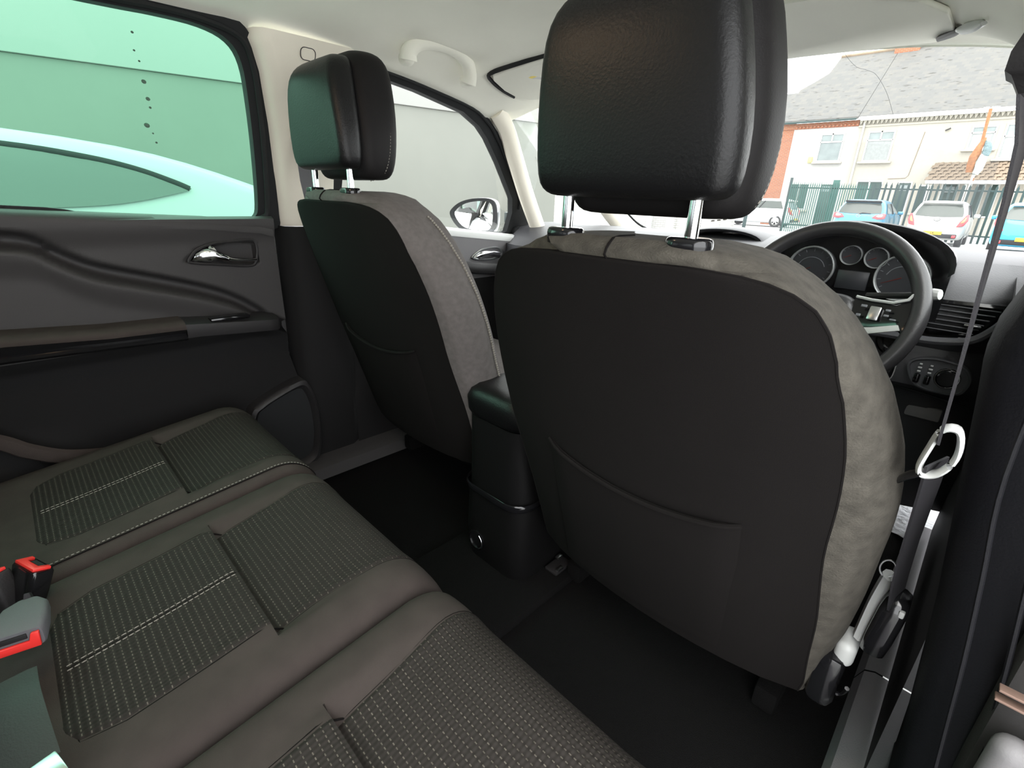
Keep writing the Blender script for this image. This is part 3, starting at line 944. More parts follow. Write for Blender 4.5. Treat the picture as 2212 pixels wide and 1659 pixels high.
def make_front_seat(label, loc, cover, group):
    t = thing('front_seat', label, 'car seat', loc, 0, group)
    panel, cov, pip = MB(), MB(), []
    prow, crow = [], []
    for i in range(len(SZ)):
        z, rear, side = seat_section(i)
        xo = seat_off(z)
        vl = rear[0][1] - rear[-1][1]
        full_side = side + [(0, side[-1][1])] + [(-a, b + (vl if j > len(side) * 0.8 else 0)) for j, (a, b) in enumerate(side[::-1])]
        full_side[-1] = (rear[0][0] - 0.004, rear[0][1] + 0.010)
        if z > -0.0180:
            crow.append([V((a + xo, b, z)) for a, b in rear + full_side] + [V((rear[0][0] + xo, rear[0][1], z))])
        if z <= -0.0180:
            pr = [V((a + xo, b, z)) for a, b in rear]
            pr[0].y += 0.004
            pr[-1].y += 0.004
            if z > -0.0190:
                for p in pr:
                    p.y += 0.004
                crow.append([p.copy() for p in pr] + [V((a + xo, b, z)) for a, b in full_side] + [pr[0].copy()])
            prow.append((pr, [pr[-1].copy()] + [V((a + xo, b, z)) for a, b in full_side] + [pr[0].copy()]))
    panel.grid([p for p, _ in prow])
    cov.grid(crow)
    cov.add(crow[0][:-1], [tuple(range(len(crow[0]) - 1))])
    cov.grid([c for _, c in prow])
    bot = prow[-1][0] + prow[-1][1][1:-1]
    cov.add(bot, [tuple(range(len(bot)))])
    panel.build('back_panel', 'black_fabric', t, ang=180)
    cov.build('side_cover', cover, t, ang=70)
    # seam around the back panel
    seam = [p[0] for p, _ in prow[::-1]] + [v for v in prow[0][0][1:-1]] + [p[-1] for p, _ in prow]
    mb = MB()
    mb.tube([v + V((0, 0.0006, 0)) for v in seam], 0.0015, 5)
    mb.build('piping', 'black_fabric', t)
    mb = MB()
    mb.tube([V((0.0, seat_yr(z) - 0.0012 + (0.004 if z < -0.018 else 0), z)) for z in (-0.0185, -0.014, -0.008, -0.003, 0.0015)] + [V((0.0, 0.0, 0.0035)), V((0, 0.03, 0.0035))], 0.0014, 5)
    mb.build('top_seam', 'black_fabric', t)
    # map pocket low on the back
    rows = []
    for k in range(13):
        f = k / 12
        row = []
        for j in range(21):
            u = j / 20
            x = -0.140 + 0.305 * u
            zt = -0.322 - 0.026 * math.sin(math.pi * u) ** 0.8 - 0.004 * u
            z = zt + (-0.60 - zt) * f
            edge = min(1, min(u, 1 - u) / 0.08)
            row.append(V((x, seat_rear(x, z) - 0.001 - (0.0075 - 0.004 * f) * edge, z)))
        rows.append(row)
    pk = MB()
    pk.grid(rows)
    pk.grid([[p + V((0, 0.006, 0.001)) for p in rows[0]], rows[0]])
    pkt = pk.build('map_pocket', 'black_fabric', t, ang=60)
    MB().tube([p + V((0, 0.0, -0.001)) for p in rows[0]], 0.0032, 6).build('pocket_hem', 'black_fabric', pkt)
    # headrest
    hr = None
    rings = []
    for z, hx, yb, yf in ((0.0415, 0.090, -0.010, 0.012), (0.0430, 0.102, -0.020, 0.016), (0.049, 0.1105, -0.028, 0.018), (0.060, 0.1150, -0.032, 0.019), (0.10, 0.1160, -0.034, 0.020), (0.15, 0.1110, -0.033, 0.022), (0.195, 0.1035, -0.029, 0.026), (0.218, 0.096, -0.022, 0.030), (0.232, 0.084, -0.012, 0.034), (0.240, 0.066, 0.002, 0.036), (0.242, 0.045, 0.012, 0.034)):
        hy = (yf - yb) / 2
        cx = interp(z, [0.05, 0.10, 0.15, 0.20], [0.006, 0.005, 0.000, -0.007])
        rings.append([V((a + cx, yb + hy + b + (0.004 * (a / 0.12) ** 2 if b < 0 else 0), z)) for a, b in rrect(hx, hy, min(0.020, hy * 0.95), 5)])
    hr = MB().loft(rings).build('headrest', 'leather', t, ang=180, sub=1)
    rings = []
    for z, hx, yb, yf in ((0.024, 0.080, 0.040, 0.075), (0.026, 0.095, 0.026, 0.088), (0.034, 0.104, 0.018, 0.096), (0.052, 0.1105, 0.014, 0.101), (0.09, 0.1145, 0.013, 0.105), (0.14, 0.1125, 0.016, 0.110), (0.19, 0.1045, 0.020, 0.114), (0.225, 0.096, 0.024, 0.114), (0.244, 0.083, 0.032, 0.109), (0.254, 0.065, 0.042, 0.101), (0.257, 0.04, 0.055, 0.092)):
        hy = (yf - yb) / 2
        cx = interp(z, [0.05, 0.10, 0.15, 0.20], [0.008, 0.007, 0.003, -0.004])
        rings.append([V((a + cx, yb + hy + b, z)) for a, b in rrect(hx, hy, min(0.034, hy * 0.95), 5)])
    MB().loft(rings).build('front_pad', 'leather_soft', hr, ang=180, sub=1)
    mb = MB()
    seamp = cr([(0.075, 0.052, 0.0225), (0.094, 0.057, 0.0260), (0.1065, 0.062, 0.0325), (0.1145, 0.066, 0.043), (0.1168, 0.070, 0.056), (0.1186, 0.074, 0.075), (0.1184, 0.077, 0.10), (0.1146, 0.080, 0.13)], 8)
    dashes(seamp, 0.0009, 0.0036, 0.0022, mb)
    mb.build('stitching', 'thread', hr)
    for s in (-1, 1):
        MB().tube([(s * 0.078, 0.006, -0.03), (s * 0.078, 0.006, 0.03), (s * 0.078, 0.006, 0.07)], 0.0068, 14).build('headrest_post', 'chrome', hr)
    for s in (-1, 1):
        rings = []
        for z, k in ((-0.010, 0.96), (-0.004, 1.0), (0.001, 1.02), (0.0045, 0.99), (0.0068, 0.93), (0.0078, 0.82), (0.0080, 0.4)):
            rings.append([V((s * 0.078 + a * k, 0.004 + b * k, z)) for a, b in rrect(0.0235, 0.0165, 0.0165, 10)])
        MB().loft(rings).build('post_guide', 'gloss', t, ang=180)
    # cushion, frame
    rings = []
    for y, zt, zb, hw in ((0.22, 0.60, 0.53, 0.225), (0.245, 0.625, 0.50, 0.245), (0.30, 0.63, 0.48, 0.255), (0.45, 0.635, 0.47, 0.26), (0.58, 0.645, 0.47, 0.255), (0.66, 0.64, 0.49, 0.25), (0.69, 0.61, 0.53, 0.23)):
        zt, zb = zt - 1.12, zb - 1.12
        rings.append([V((a, y, (zt + zb) / 2 + b)) for a, b in rrect(hw, (zt - zb) / 2, 0.04, 4)])
    MB().loft(rings).build('seat_cushion', cover, t, ang=60)
    mb = MB()
    mb.box((0, 0.46, -0.70), (0.42, 0.30, 0.12), 0.02)
    for s in (-1, 1):
        mb.box((s * 0.215, 0.47, -0.785), (0.04, 0.36, 0.05), 0.008)
    mb.build('seat_base', 'carpet', t)
    return t
seat_l = make_front_seat('black fabric passenger front seat beside the left window', (-0.37, 0.036, 1.157), 'suede_lit', 'front seats')
seat_r = make_front_seat('large black driver front seat with fuzzy grey side, behind the steering wheel', (0.37, 0.0, 1.12), 'suede', 'front seats')
# ribbed welt on the passenger seat's inner front edge
pts = []
for i in range(14, len(SZ) - 12):
    z, rear, side = seat_section(i)
    pts.append(V((side[10][0] + seat_off(z) + 0.001, side[10][1] + 0.002, z)))
dashes(cr(pts, 5), 0.0032, 0.0045, 0.0012).build('edge_welt', 'thread', seat_l)
# recliner cover and rail on the door side of the driver seat
mb = MB()
mb.tube(cr([(0.310, 0.225, -0.395), (0.306, 0.225, -0.44), (0.304, 0.22, -0.50)], 4), 0.008, 8, ry=0.013, up=(1, 0, 0))
mb.build('recliner_bar', 'palegrey', seat_r)
MB().box((0.296, 0.22, -0.525), (0.024, 0.05, 0.04), 0.011, 5).build('rail_cap', 'palegrey', seat_r, ang=60)
mb = MB()
mb.box((0.285, 0.22, -0.575), (0.035, 0.07, 0.09), 0.012)
mb.tube(cr([(0.312, 0.20, -0.575), (0.309, 0.215, -0.60), (0.303, 0.215, -0.608)], 4), 0.003, 6)
mb.build('rail_end', 'gloss', seat_r)

# ================================================================ REAR SEATS
YC = -0.36
def rear_top(x, y, hw):
    z = 0.622 + 0.115 * (y - YC)
    def roll(d, r):
        return 0 if d >= r else r - math.sqrt(max(0, r * r - (r - d) ** 2))
    z -= roll(hw - abs(x), 0.022) * 0.9
    z -= roll(-0.118 - y, 0.085) * 1.0
    z -= roll(y + 0.640, 0.03)
    z -= 0.004 * sstep(0.06, 0.0, abs(abs(x) - 0.142) ) * 0
    # pad step across the cushion
    y0 = -0.342
    m = sstep(0.150, 0.130, abs(x))
    if y < y0:
        z += m * 0.009 * math.exp((y - y0) / 0.09)
        z -= m * 0.005 * math.exp((y - y0) / 0.006)
    else:
        z -= m * 0.016 * math.exp(-(y - y0) / 0.055)
    # crown of the padded side rolls
    z += 0.006 * sstep(0.10, 0.16, abs(x)) * sstep(hw, hw - 0.05, abs(x))
    return z
RYS = [-0.640, -0.637, -0.630, -0.62, -0.60, -0.57, -0.54, -0.50, -0.46, -0.42, -0.39, -0.37, -0.36, -0.353, -0.349, -0.346, -0.3435, -0.3415, -0.339, -0.335, -0.33, -0.32, -0.31, -0.29, -0.27, -0.25, -0.23, -0.21, -0.195, -0.18, -0.168, -0.157, -0.148, -0.14, -0.133, -0.127, -0.1225, -0.119, -0.118]
def make_rear_seat(label, x0, hw=0.2100):
    t = thing('bench_seat', label, 'car seat', (x0, 0, 0), 0, 'rear seats')
    xs = [-hw, -hw + 0.001, -hw + 0.004, -hw + 0.010, -hw + 0.018, -hw + 0.03, -0.16, -0.15, -0.14, -0.13, -0.12, -0.10, -0.08, -0.06, -0.04, -0.02, 0]
    xs = xs + [-a for a in xs[-2::-1]]
    rows = [[V((x, y, rear_top(x, y, hw))) for x in xs] for y in RYS]
    mb = MB().grid(rows)
    border = rows[0][:-1] + [r[-1] for r in rows[:-1]] + rows[-1][:0:-1] + [r[0] for r in rows[:0:-1]]
    low = [V((p.x * 0.97, p.y - 0.02 * sstep(-0.3, -0.12, p.y), 0.46)) for p in border]
    mb.loft([border, low], caps=False)
    mb.build('cushion', 'plain_fabric', t, ang=60)
    # patterned insert, slightly proud with rolled edges
    rows = []
    iy = [-0.560] + [y for y in RYS if -0.556 < y < -0.121] + [-0.1205]
    iy = sorted(set(iy))
    for y in iy:
        d = y + 0.560
        wi = 0.130 + 0.012 * sstep(-0.3, -0.15, y)
        if d < 0.055:
            wi = wi - 0.055 + math.sqrt(max(0, 0.055 ** 2 - (0.055 - d) ** 2))
        row = []
        for k in range(27):
            u = -1 + 2 * k / 26
            x = wi * math.sin(u * math.pi / 2 * 0.96) / math.sin(math.pi / 2 * 0.96)
            e = min(1.0, (wi - abs(x)) / 0.006)
            f = min(1.0, d / 0.006)
            row.append(V((x, y, rear_top(x, y, hw) + 0.0026 * min(e, f) - 0.0022 * (1 - min(e, f)))))
        rows.append(row)
    MB().grid(rows).build('insert', 'insert', t, ang=60)
    # dark seam around the insert
    rr_ = [r for r in rows[1:] if not -0.352 < r[0].y < -0.332]
    rim = [r[0] for r in rr_[::-1]] + [r[-1] for r in rr_]
    MB().tube([p + V((0, 0, 0.0012)) for p in rim], 0.0013, 5).build('insert_seam', 'black_fabric', t)
    mb = MB()
    for dx in (-0.0042, 0.0042):
        dashes([V((dx, y, rear_top(dx, y, hw) + 0.0030)) for y in RYS if -0.552 < y < -0.345], 0.00085, 0.0052, 0.0018, mb, 4)
    mb.build('centre_stitching', 'thread', t)
    # seam line beside the centre stitching
    MB().tube([V((0, y, rear_top(0, y, hw) + 0.0022)) for y in RYS if -0.552 < y < -0.345], 0.0011, 5).build('centre_seam', 'black_fabric', t)
    # backrest leaning behind
    rings = []
    for s, d in ((0.0, 0.10), (0.05, 0.115), (0.3, 0.12), (0.5, 0.11), (0.56, 0.08)):
        o = V((0, -0.63 - 0.40 * s, 0.58 + 0.9 * s))
        rings.append([o + V((a, -0.05 + b, 0)) for a, b in rrect(hw - 0.004, d / 2, 0.03, 3)])
    MB().loft(rings).build('backrest', 'plain_fabric', t, ang=60)
    MB().box((0, -0.38, 0.42), (0.36, 0.36, 0.10), 0.02).build('seat_frame', 'plastic', t)
    return t
rl = make_rear_seat('dark patterned rear seat cushion next to the left rear door', -0.4245)
rm = make_rear_seat('dark patterned rear seat cushion in the middle with double stitching', 0.0)
rr = make_rear_seat('dark patterned rear seat cushion in the right foreground', 0.4245)
pth = [V((0.182, y, rear_top(0.182, y, 0.2100) + 0.0016)) for y in RYS if y > -0.56 and y < -0.121]
dashes(pth, 0.0009, 0.0040, 0.0026).build('edge_stitching', 'thread', rl)
MB().tube([p + V((0.0045, 0, -0.0012)) for p in pth], 0.0012, 5).build('edge_seam', 'black_fabric', rl)

# ================================================================ SEAT BELT BUCKLES on the rear bench
def buckle(label, c, ax, ay, az, body, hidden=False):
    """ax = across, ay = thickness, az = along towards the slot end"""
    t = thing('belt_buckle', label, 'seat belt buckle', c, 0, 'rear seat belt buckles')
    R = rot_to(ax, ay, az)
    def P(a, b, h):
        return V(ax) * a + V(ay) * b + V(az) * h
    mb = MB()
    rings = []
    for h, w, th in ((-0.075, 0.012, 0.008), (-0.06, 0.022, 0.011), (-0.03, 0.0265, 0.0125), (-0.003, 0.0275, 0.0135), (0.0, 0.0262, 0.0125)):
        rings.append([P(a, b, h) for a, b in rrect(w, th, 0.006, 3)])
    mb.loft(rings)
    mb.build('body', body, t, ang=45)
    mb = MB()
    # the button: a bar with two horns beside the tongue slot
    mb.prism([P(a, b, 0.0) for a, b in ((-0.023, -0.011), (0.023, -0.011), (0.0245, 0.009), (0.017, 0.009), (0.014, -0.001), (-0.014, -0.001), (-0.017, 0.009), (-0.0245, 0.009))], V(az) * 0.0045, 0.0012, 2)
    mb.build('button', 'red', t)
    mb = MB()
    mb.box((0, 0, 0), (0.026, 0.007, 0.002), 0.0008, rot=Matrix.Translation(P(0, 0.0055, 0.0008)) @ R)
    mb.build('slot', 'rubber', t)
    if hidden:
        MB().tube(cr([P(0, 0, -0.07), P(0, 0, -0.085) + V((0, -0.004, -0.012)), P(0, 0, -0.09) + V((0, -0.012, -0.05))], 4), 0.005, 6, ry=0.018, up=tuple(ax)).build('stalk', 'webbing', t)
    else:
        MB().tube([P(0, 0, -0.075), P(0, 0.0, -0.12), P(0, 0.01, -0.16)], 0.006, 6, ry=0.018, up=tuple(ay)).build('stalk', 'webbing', t)
    return t
def frame(z, x):
    z = V(z).normalized()
    x = V(x)
    x = (x - z * x.dot(z)).normalized()
    return x, z.cross(x), z
a, b, c = frame((-0.15, 0.35, 0.93), (0.93, 0.35, 0.0))
buckle('black buckle with red button between the left and middle rear seats', (-0.180, -0.550, 0.652), a, b, c, 'gloss')
a, b, c = frame((0.93, -0.20, 0.05), (0.22, 0.95, 0.0))
bk2 = buckle('black buckle greyed for its green sheen, lying with its red button toward the middle cushion', (-0.022, -0.574, 0.655), a, b, c, 'greywebbing', True)  # grey body colour stands in for green reflection on black plastic
a, b, c = frame((-0.3, -0.10, 0.95), (0.8, 0.6, 0.0))
buckle('dark buckle tipped over at the left border, only an orange edge visible', (-0.205, -0.598, 0.648), a, b, c, 'plastic')
# belt webbing and tongue lying at the back of the middle cushion
t = thing('rear_seat_belt', 'dark belt end with bright metal tongue, at the back of the middle cushion', 'seat belt', (0.10, -0.59, 0.63))
mb = MB()
mb.tube(cr([(-0.06, 0.010, 0.028), (-0.02, 0.012, 0.034), (0.03, 0.016, 0.032), (0.075, 0.02, 0.028)], 4), 0.024, 8, ry=0.002, up=(0.2, 1, 0.1))
mb.build('webbing', 'plastic', t)
mb = MB()
mb.box((0.088, 0.022, 0.030), (0.030, 0.046, 0.004), 0.0015, rot=Matrix.Rotation(0.25, 4, 'Z'))
mb.build('tongue', 'satin', t)

# ================================================================ CENTRE CONSOLE
t = thing('centre_console', 'black centre console with armrest lid between the front seats', 'console', (-0.008, 0.16, 0.30))
mb = MB()
rings = []
for z, y0, hw in ((0.0, 0.02, 0.091), (0.03, 0.012, 0.096), (0.10, 0.004, 0.098), (0.215, 0.010, 0.098)):
    rings.append([V((a, y0 + 0.30 + b, z)) for a, b in rrect(hw, 0.30, 0.045, 5)])
mb.loft(rings)
mb.build('console_body', 'console', t, ang=50)
mb = MB()
rings = []
for z, y0, hw in ((0.222, 0.012, 0.094), (0.30, 0.012, 0.093), (0.405, 0.010, 0.091)):
    rings.append([V((a, y0 + 0.30 + b, z)) for a, b in rrect(hw, 0.30, 0.045, 5)])
mb.loft(rings)
mb.build('storage_bin', 'console', t, ang=50)
mb = MB()
rings = []
for z, g in ((0.408, 0.004), (0.416, 0.0), (0.445, -0.002), (0.462, 0.004), (0.472, 0.016), (0.475, 0.04)):
    rings.append([V((a, 0.31 + b, z)) for a, b in rrect(0.096 - g, 0.305 - g, 0.045, 5)])
mb.loft(rings)
mb.build('armrest_lid', 'leather', t, ang=60)
mb = MB()
loop = rrect(0.0990, 0.304, 0.048, 6)
mb.tube([V((a, 0.306 + b, 0.226)) for a, b in loop], 0.009, 8, True, ry=0.003, up=(0, 0, 1))
mb.build('trim_band', 'gloss', t)
mb = MB()
mb.lathe([(0.026, 0.0), (0.026, 0.003), (0.021, 0.004), (0.020, -0.004), (0.001, -0.004)], (-0.035, 0.003, 0.085), (0, -1, 0.03), 24)
sk = mb.build('power_socket', 'gloss', t)
mb = MB()
mb.tube(cr([(-0.035 + 0.0215 * math.cos(a), -0.0005, 0.085 + 0.0215 * math.sin(a)) for a in [math.radians(d) for d in (60, 30, 0, -30, -60)]], 3), 0.0011, 6)
mb.build('socket_ring', 'satin', sk)

# seat runner bright ends on the floor
mb = MB()
mb.box((0.0, 0.0, 0.004), (0.035, 0.06, 0.008), 0.002)
t = thing('seat_runner', 'dark seat runner with two bright metal tips on the floor behind the driver seat', 'seat runner', (0.112, 0.290, 0.326))
mb.build('rail', 'plastic', t)
for dx, dy in ((-0.014, 0.018), (0.014, -0.014)):
    MB().box((dx, dy, 0.012), (0.010, 0.020, 0.007), 0.002).build('metal_tip', 'satin', t)

# ================================================================ DASHBOARD
dsh = thing('dashboard', 'black textured dashboard below the windscreen', 'dashboard', (0.0, 0.0, 0.0))
mb = MB()
rows = []
PROF = [(1.60, 1.020), (1.45, 1.052), (1.25, 1.074), (1.10, 1.076), (0.98, 1.060), (0.90, 1.028), (0.865, 1.004), (0.852, 0.992), (0.850, 0.960), (0.862, 0.905), (0.875, 0.885), (0.862, 0.870), (0.858, 0.845), (0.864, 0.800), (0.885, 0.785), (0.90, 0.76), (0.93, 0.65), (0.98, 0.52), (1.05, 0.42), (1.35, 0.36)]
for x in [-0.735, -0.70, -0.62, -0.5, -0.35, -0.2, -0.05, 0.1, 0.25, 0.4, 0.5, 0.58, 0.64, 0.68, 0.71, 0.735]:
    e = 0.05 * sstep(0.60, 0.735, abs(x)) ** 2
    rows.append([V((x, y + e * (1 if z < 1.06 else 0.3), z - 0.012 * sstep(0.3, -0.6, x) * (z > 1.0))) for y, z in PROF])
mb.grid(rows)
mb.build('dash_body', 'dash', dsh, ang=40)
# corner vent with louvres
mb = MB()
VO = [(0.582, 0.982), (0.600, 0.992), (0.704, 0.994), (0.708, 0.986), (0.690, 0.945), (0.672, 0.926), (0.600, 0.917), (0.588, 0.925)]
VI = [(0.590, 0.979), (0.602, 0.986), (0.697, 0.988), (0.699, 0.983), (0.684, 0.948), (0.669, 0.932), (0.603, 0.923), (0.594, 0.929)]
VY = 0.846
mb.strip([V((x, VY, z)) for x, z in VI], [V((x, VY + 0.004, z)) for x, z in VO], (0, 0.02, 0))
vent = mb.build('air_vent', 'gloss', dsh)
MB().add([V((x, VY + 0.018, z)) for x, z in VI], [tuple(range(len(VI)))]).build('vent_back', 'rubber', vent)
for k in range(6):
    z = 0.930 + 0.0100 * k
    x1 = interp(z, [0.928, 0.983], [0.668, 0.698])
    MB().box(((0.594 + x1) / 2, VY + 0.008, z), (x1 - 0.594, 0.014, 0.0022), 0.0008, rot=Matrix.Rotation(-0.3, 4, 'X')).build('louvre', 'dash_face', vent)
MB().box((0.664, VY - 0.002, 0.949), (0.026, 0.006, 0.004), 0.0015).build('vent_tab', 'satin', vent)
MB().box((0.655, VY - 0.002, 0.9215), (0.012, 0.006, 0.003), 0.001).build('vent_wheel', 'satin', vent)
# light switch pod
mb = MB()
lo = cr([(0.586, 0.850, 0.845), (0.596, 0.848, 0.863), (0.630, 0.846, 0.872), (0.672, 0.846, 0.866), (0.692, 0.848, 0.843), (0.690, 0.848, 0.815), (0.675, 0.848, 0.802), (0.630, 0.848, 0.800), (0.602, 0.849, 0.812)], 4, True)
c0 = sum(lo, V()) / len(lo)
mb.loft([[p + V((0, 0.02, 0)) for p in lo], lo, [c0 + (p - c0) * 0.93 + V((0, -0.001, 0)) for p in lo], [c0 + (p - c0) * 0.90 + V((0, 0.003, 0)) for p in lo]])
pod = mb.build('switch_panel', 'dash_face', dsh, ang=40)
mb = MB()
mb.lathe([(0.0215, 0.0), (0.0215, 0.004), (0.018, 0.005), (0.017, 0.014), (0.015, 0.016), (0.001, 0.016)], (0.656, 0.852, 0.834), (0, -1, 0.05), 28)
kn = mb.build('light_knob', 'gloss', pod)
mb = MB()
mb.tube([(0.656 + 0.0195 * math.cos(a), 0.8465, 0.834 + 0.0195 * math.sin(a)) for a in [2 * math.pi * i / 28 for i in range(28)]], 0.0013, 6, True)
mb.build('knob_ring', 'chrome', kn)
for x in (0.608, 0.626):
    MB().box((x, 0.850, 0.822), (0.011, 0.010, 0.020), 0.003).build('rocker_button', 'gloss', pod)
    for z, w in ((0.846, 0.007), (0.854, 0.005), (0.838, 0.006)):
        MB().box((x, 0.8485, z), (w, 0.002, 0.0035), 0.0008).build('symbol_mark', 'white', pod)
# raised edge sweeping up toward the door
mb = MB()
mb.tube(cr([(0.45, 0.838, 0.905), (0.583, 0.832, 0.908), (0.631, 0.832, 0.912), (0.671, 0.832, 0.923), (0.697, 0.832, 0.952), (0.713, 0.832, 0.987), (0.724, 0.840, 1.02)], 6), 0.008, 8)
mb.build('trim_sweep', 'dash_face', dsh)
# lower shelf pocket
MB().box((0.637, 0.912, 0.732), (0.064, 0.012, 0.030), 0.004).build('lower_lid', 'door_light', dsh)
mb = MB()
mb.tube(cr([(0.56, 0.884, 0.786), (0.62, 0.884, 0.783), (0.70, 0.890, 0.772)], 5), 0.003, 6)
mb.build('seam_line', 'rubber', dsh)
# instrument cluster: hood, face, four gauges
mb = MB()
rows = []
for y, k, zt in ((0.785, 0.985, 1.134), (0.790, 0.98, 1.136), (0.82, 0.97, 1.134), (0.90, 0.95, 1.124), (1.00, 0.92, 1.098)):
    row = []
    for i in range(25):
        a = math.pi * i / 24
        row.append(V((0.447 - 0.168 * k * math.cos(a), y + (0.03 if y < 0.76 else 0) * abs(math.cos(a)) ** 3, 1.050 + (zt - 1.050) * math.sin(a) ** 0.8)))
    rows.append(row)
mb.grid(rows)
mb.grid([[V((p.x, p.y, p.z)) for p in rows[0]], [V((0.447 + (p.x - 0.447) * 0.95, p.y + 0.006, p.z - 0.010)) for p in rows[0]], [V((0.447 + (p.x - 0.447) * 0.93, p.y + 0.10, p.z - 0.018)) for p in rows[0]]])
mb.build('cluster_hood', 'dash', dsh, ang=60)
mb = MB()
FY = 0.822
face = [V((0.447 - 0.160 * math.cos(math.pi * i / 20), FY, 1.045 + 0.085 * math.sin(math.pi * i / 20) ** 0.8)) for i in range(21)] + [V((0.607, FY, 0.95)), V((0.287, FY, 0.95))]
mb.prism(face, (0, 0.01, 0))
fc = mb.build('cluster_face', 'gloss', dsh)
for x, z, r, kind in ((0.362, 1.030, 0.0475, 2), (0.434, 1.064, 0.0205, 1), (0.480, 1.063, 0.0215, 1), (0.532, 1.028, 0.0475, 2)):
    mb = MB()
    mb.lathe([(r, 0.0), (r, 0.010), (r * 0.97, 0.0115), (r * 0.93, 0.010), (r * 0.90, 0.0)], (x, FY, z), (0, -1, 0.0), 36)
    g = mb.build('gauge_ring', 'ring', fc, ang=40)
    MB().lathe([(r * 0.92, 0.0), (r * 0.92, 0.0015), (0.0005, 0.0015)], (x, FY - 0.0005, z), (0, -1, 0), 36).build('dial_face', 'dial', g)
    nm = 11 if kind == 2 else 5
    mb = MB()
    for k in range(nm):
        a = math.radians(215 - 250 * k / (nm - 1)) if kind == 2 else math.radians(150 - 120 * k / (nm - 1))
        ro, ri = r * 0.86, r * 0.74
        mb.tube([(x + ro * math.cos(a), FY - 0.0025, z + ro * math.sin(a)), (x + ri * math.cos(a), FY - 0.0025, z + ri * math.sin(a))], 0.0007, 4)
    mb.build('dial_marks', 'dim', g)
    mb = MB()
    a = math.radians(205)
    mb.tube([(x, FY - 0.004, z), (x + r * 0.75 * math.cos(a), FY - 0.004, z + r * 0.75 * math.sin(a))], [0.0010, 0.0005], 5)
    mb.build('needle', 'needle', g)
    if kind == 2:
        mb = MB()
        mb.tube(cr([(x + r * 0.60 * math.cos(q), FY - 0.003, z - 0.006 + r * 0.60 * math.sin(q)) for q in [math.radians(d) for d in range(20, 161, 20)]], 3), 0.0010, 5)
        mb.build('dial_arc', 'dim', g)
MB().box((0.447, FY - 0.002, 1.012), (0.060, 0.004, 0.040), 0.003).build('display_screen', 'dial', fc)
# centre display hood
mb = MB()
rows = []
for y, zt, w in ((1.02, 1.090, 0.115), (1.026, 1.093, 0.119), (1.10, 1.096, 0.12), (1.22, 1.080, 0.115)):
    rows.append([V((0.065 - w * math.cos(math.pi * i / 16), y, 1.052 + (zt - 1.052) * math.sin(math.pi * i / 16) ** 0.75)) for i in range(17)])
mb.grid(rows)
mb.grid([rows[0], [V((0.065 + (p.x - 0.065) * 0.93, p.y + 0.006, p.z - 0.007)) for p in rows[0]], [V((0.065 + (p.x - 0.065) * 0.9, p.y + 0.07, p.z - 0.012)) for p in rows[0]]])
mb.build('display_hood', 'dash', dsh, ang=60)

# ---------------- steering wheel
WC = V((0.432, 0.636, 0.973))
T, YW = 0.41, -0.088
E1 = V((math.cos(YW), math.sin(YW), 0))
E2 = V((-math.sin(YW) * math.sin(T), math.cos(YW) * math.sin(T), math.cos(T)))
E3 = E1.cross(E2)          # towards the driver
sw = thing('steering_wheel', 'black leather steering wheel with satin silver spokes and buttons', 'steering wheel', tuple(WC))
def W(a, b, d=0.0):
    return E1 * a + E2 * b + E3 * d
mb = MB()
mb.tube([W(0.1625 * math.cos(q), 0.1625 * math.sin(q)) for q in [2 * math.pi * i / 72 for i in range(72)]], 0.0165, 14, True, ry=0.0145, up=tuple(E3))
mb.build('rim', 'wheel', sw, ang=180)
mb = MB()
pts = rrect(0.062, 0.050, 0.03, 5)
mb.loft([[W(a * 1.0, b - 0.012, -0.055) for a, b in pts], [W(a * 1.05, b * 1.05 - 0.012, -0.03) for a, b in pts], [W(a, b - 0.012, -0.014) for a, b in pts], [W(a * 0.85, b * 0.85 - 0.012, -0.006) for a, b in pts]])
mb.build('hub_pad', 'wheel', sw, ang=60)
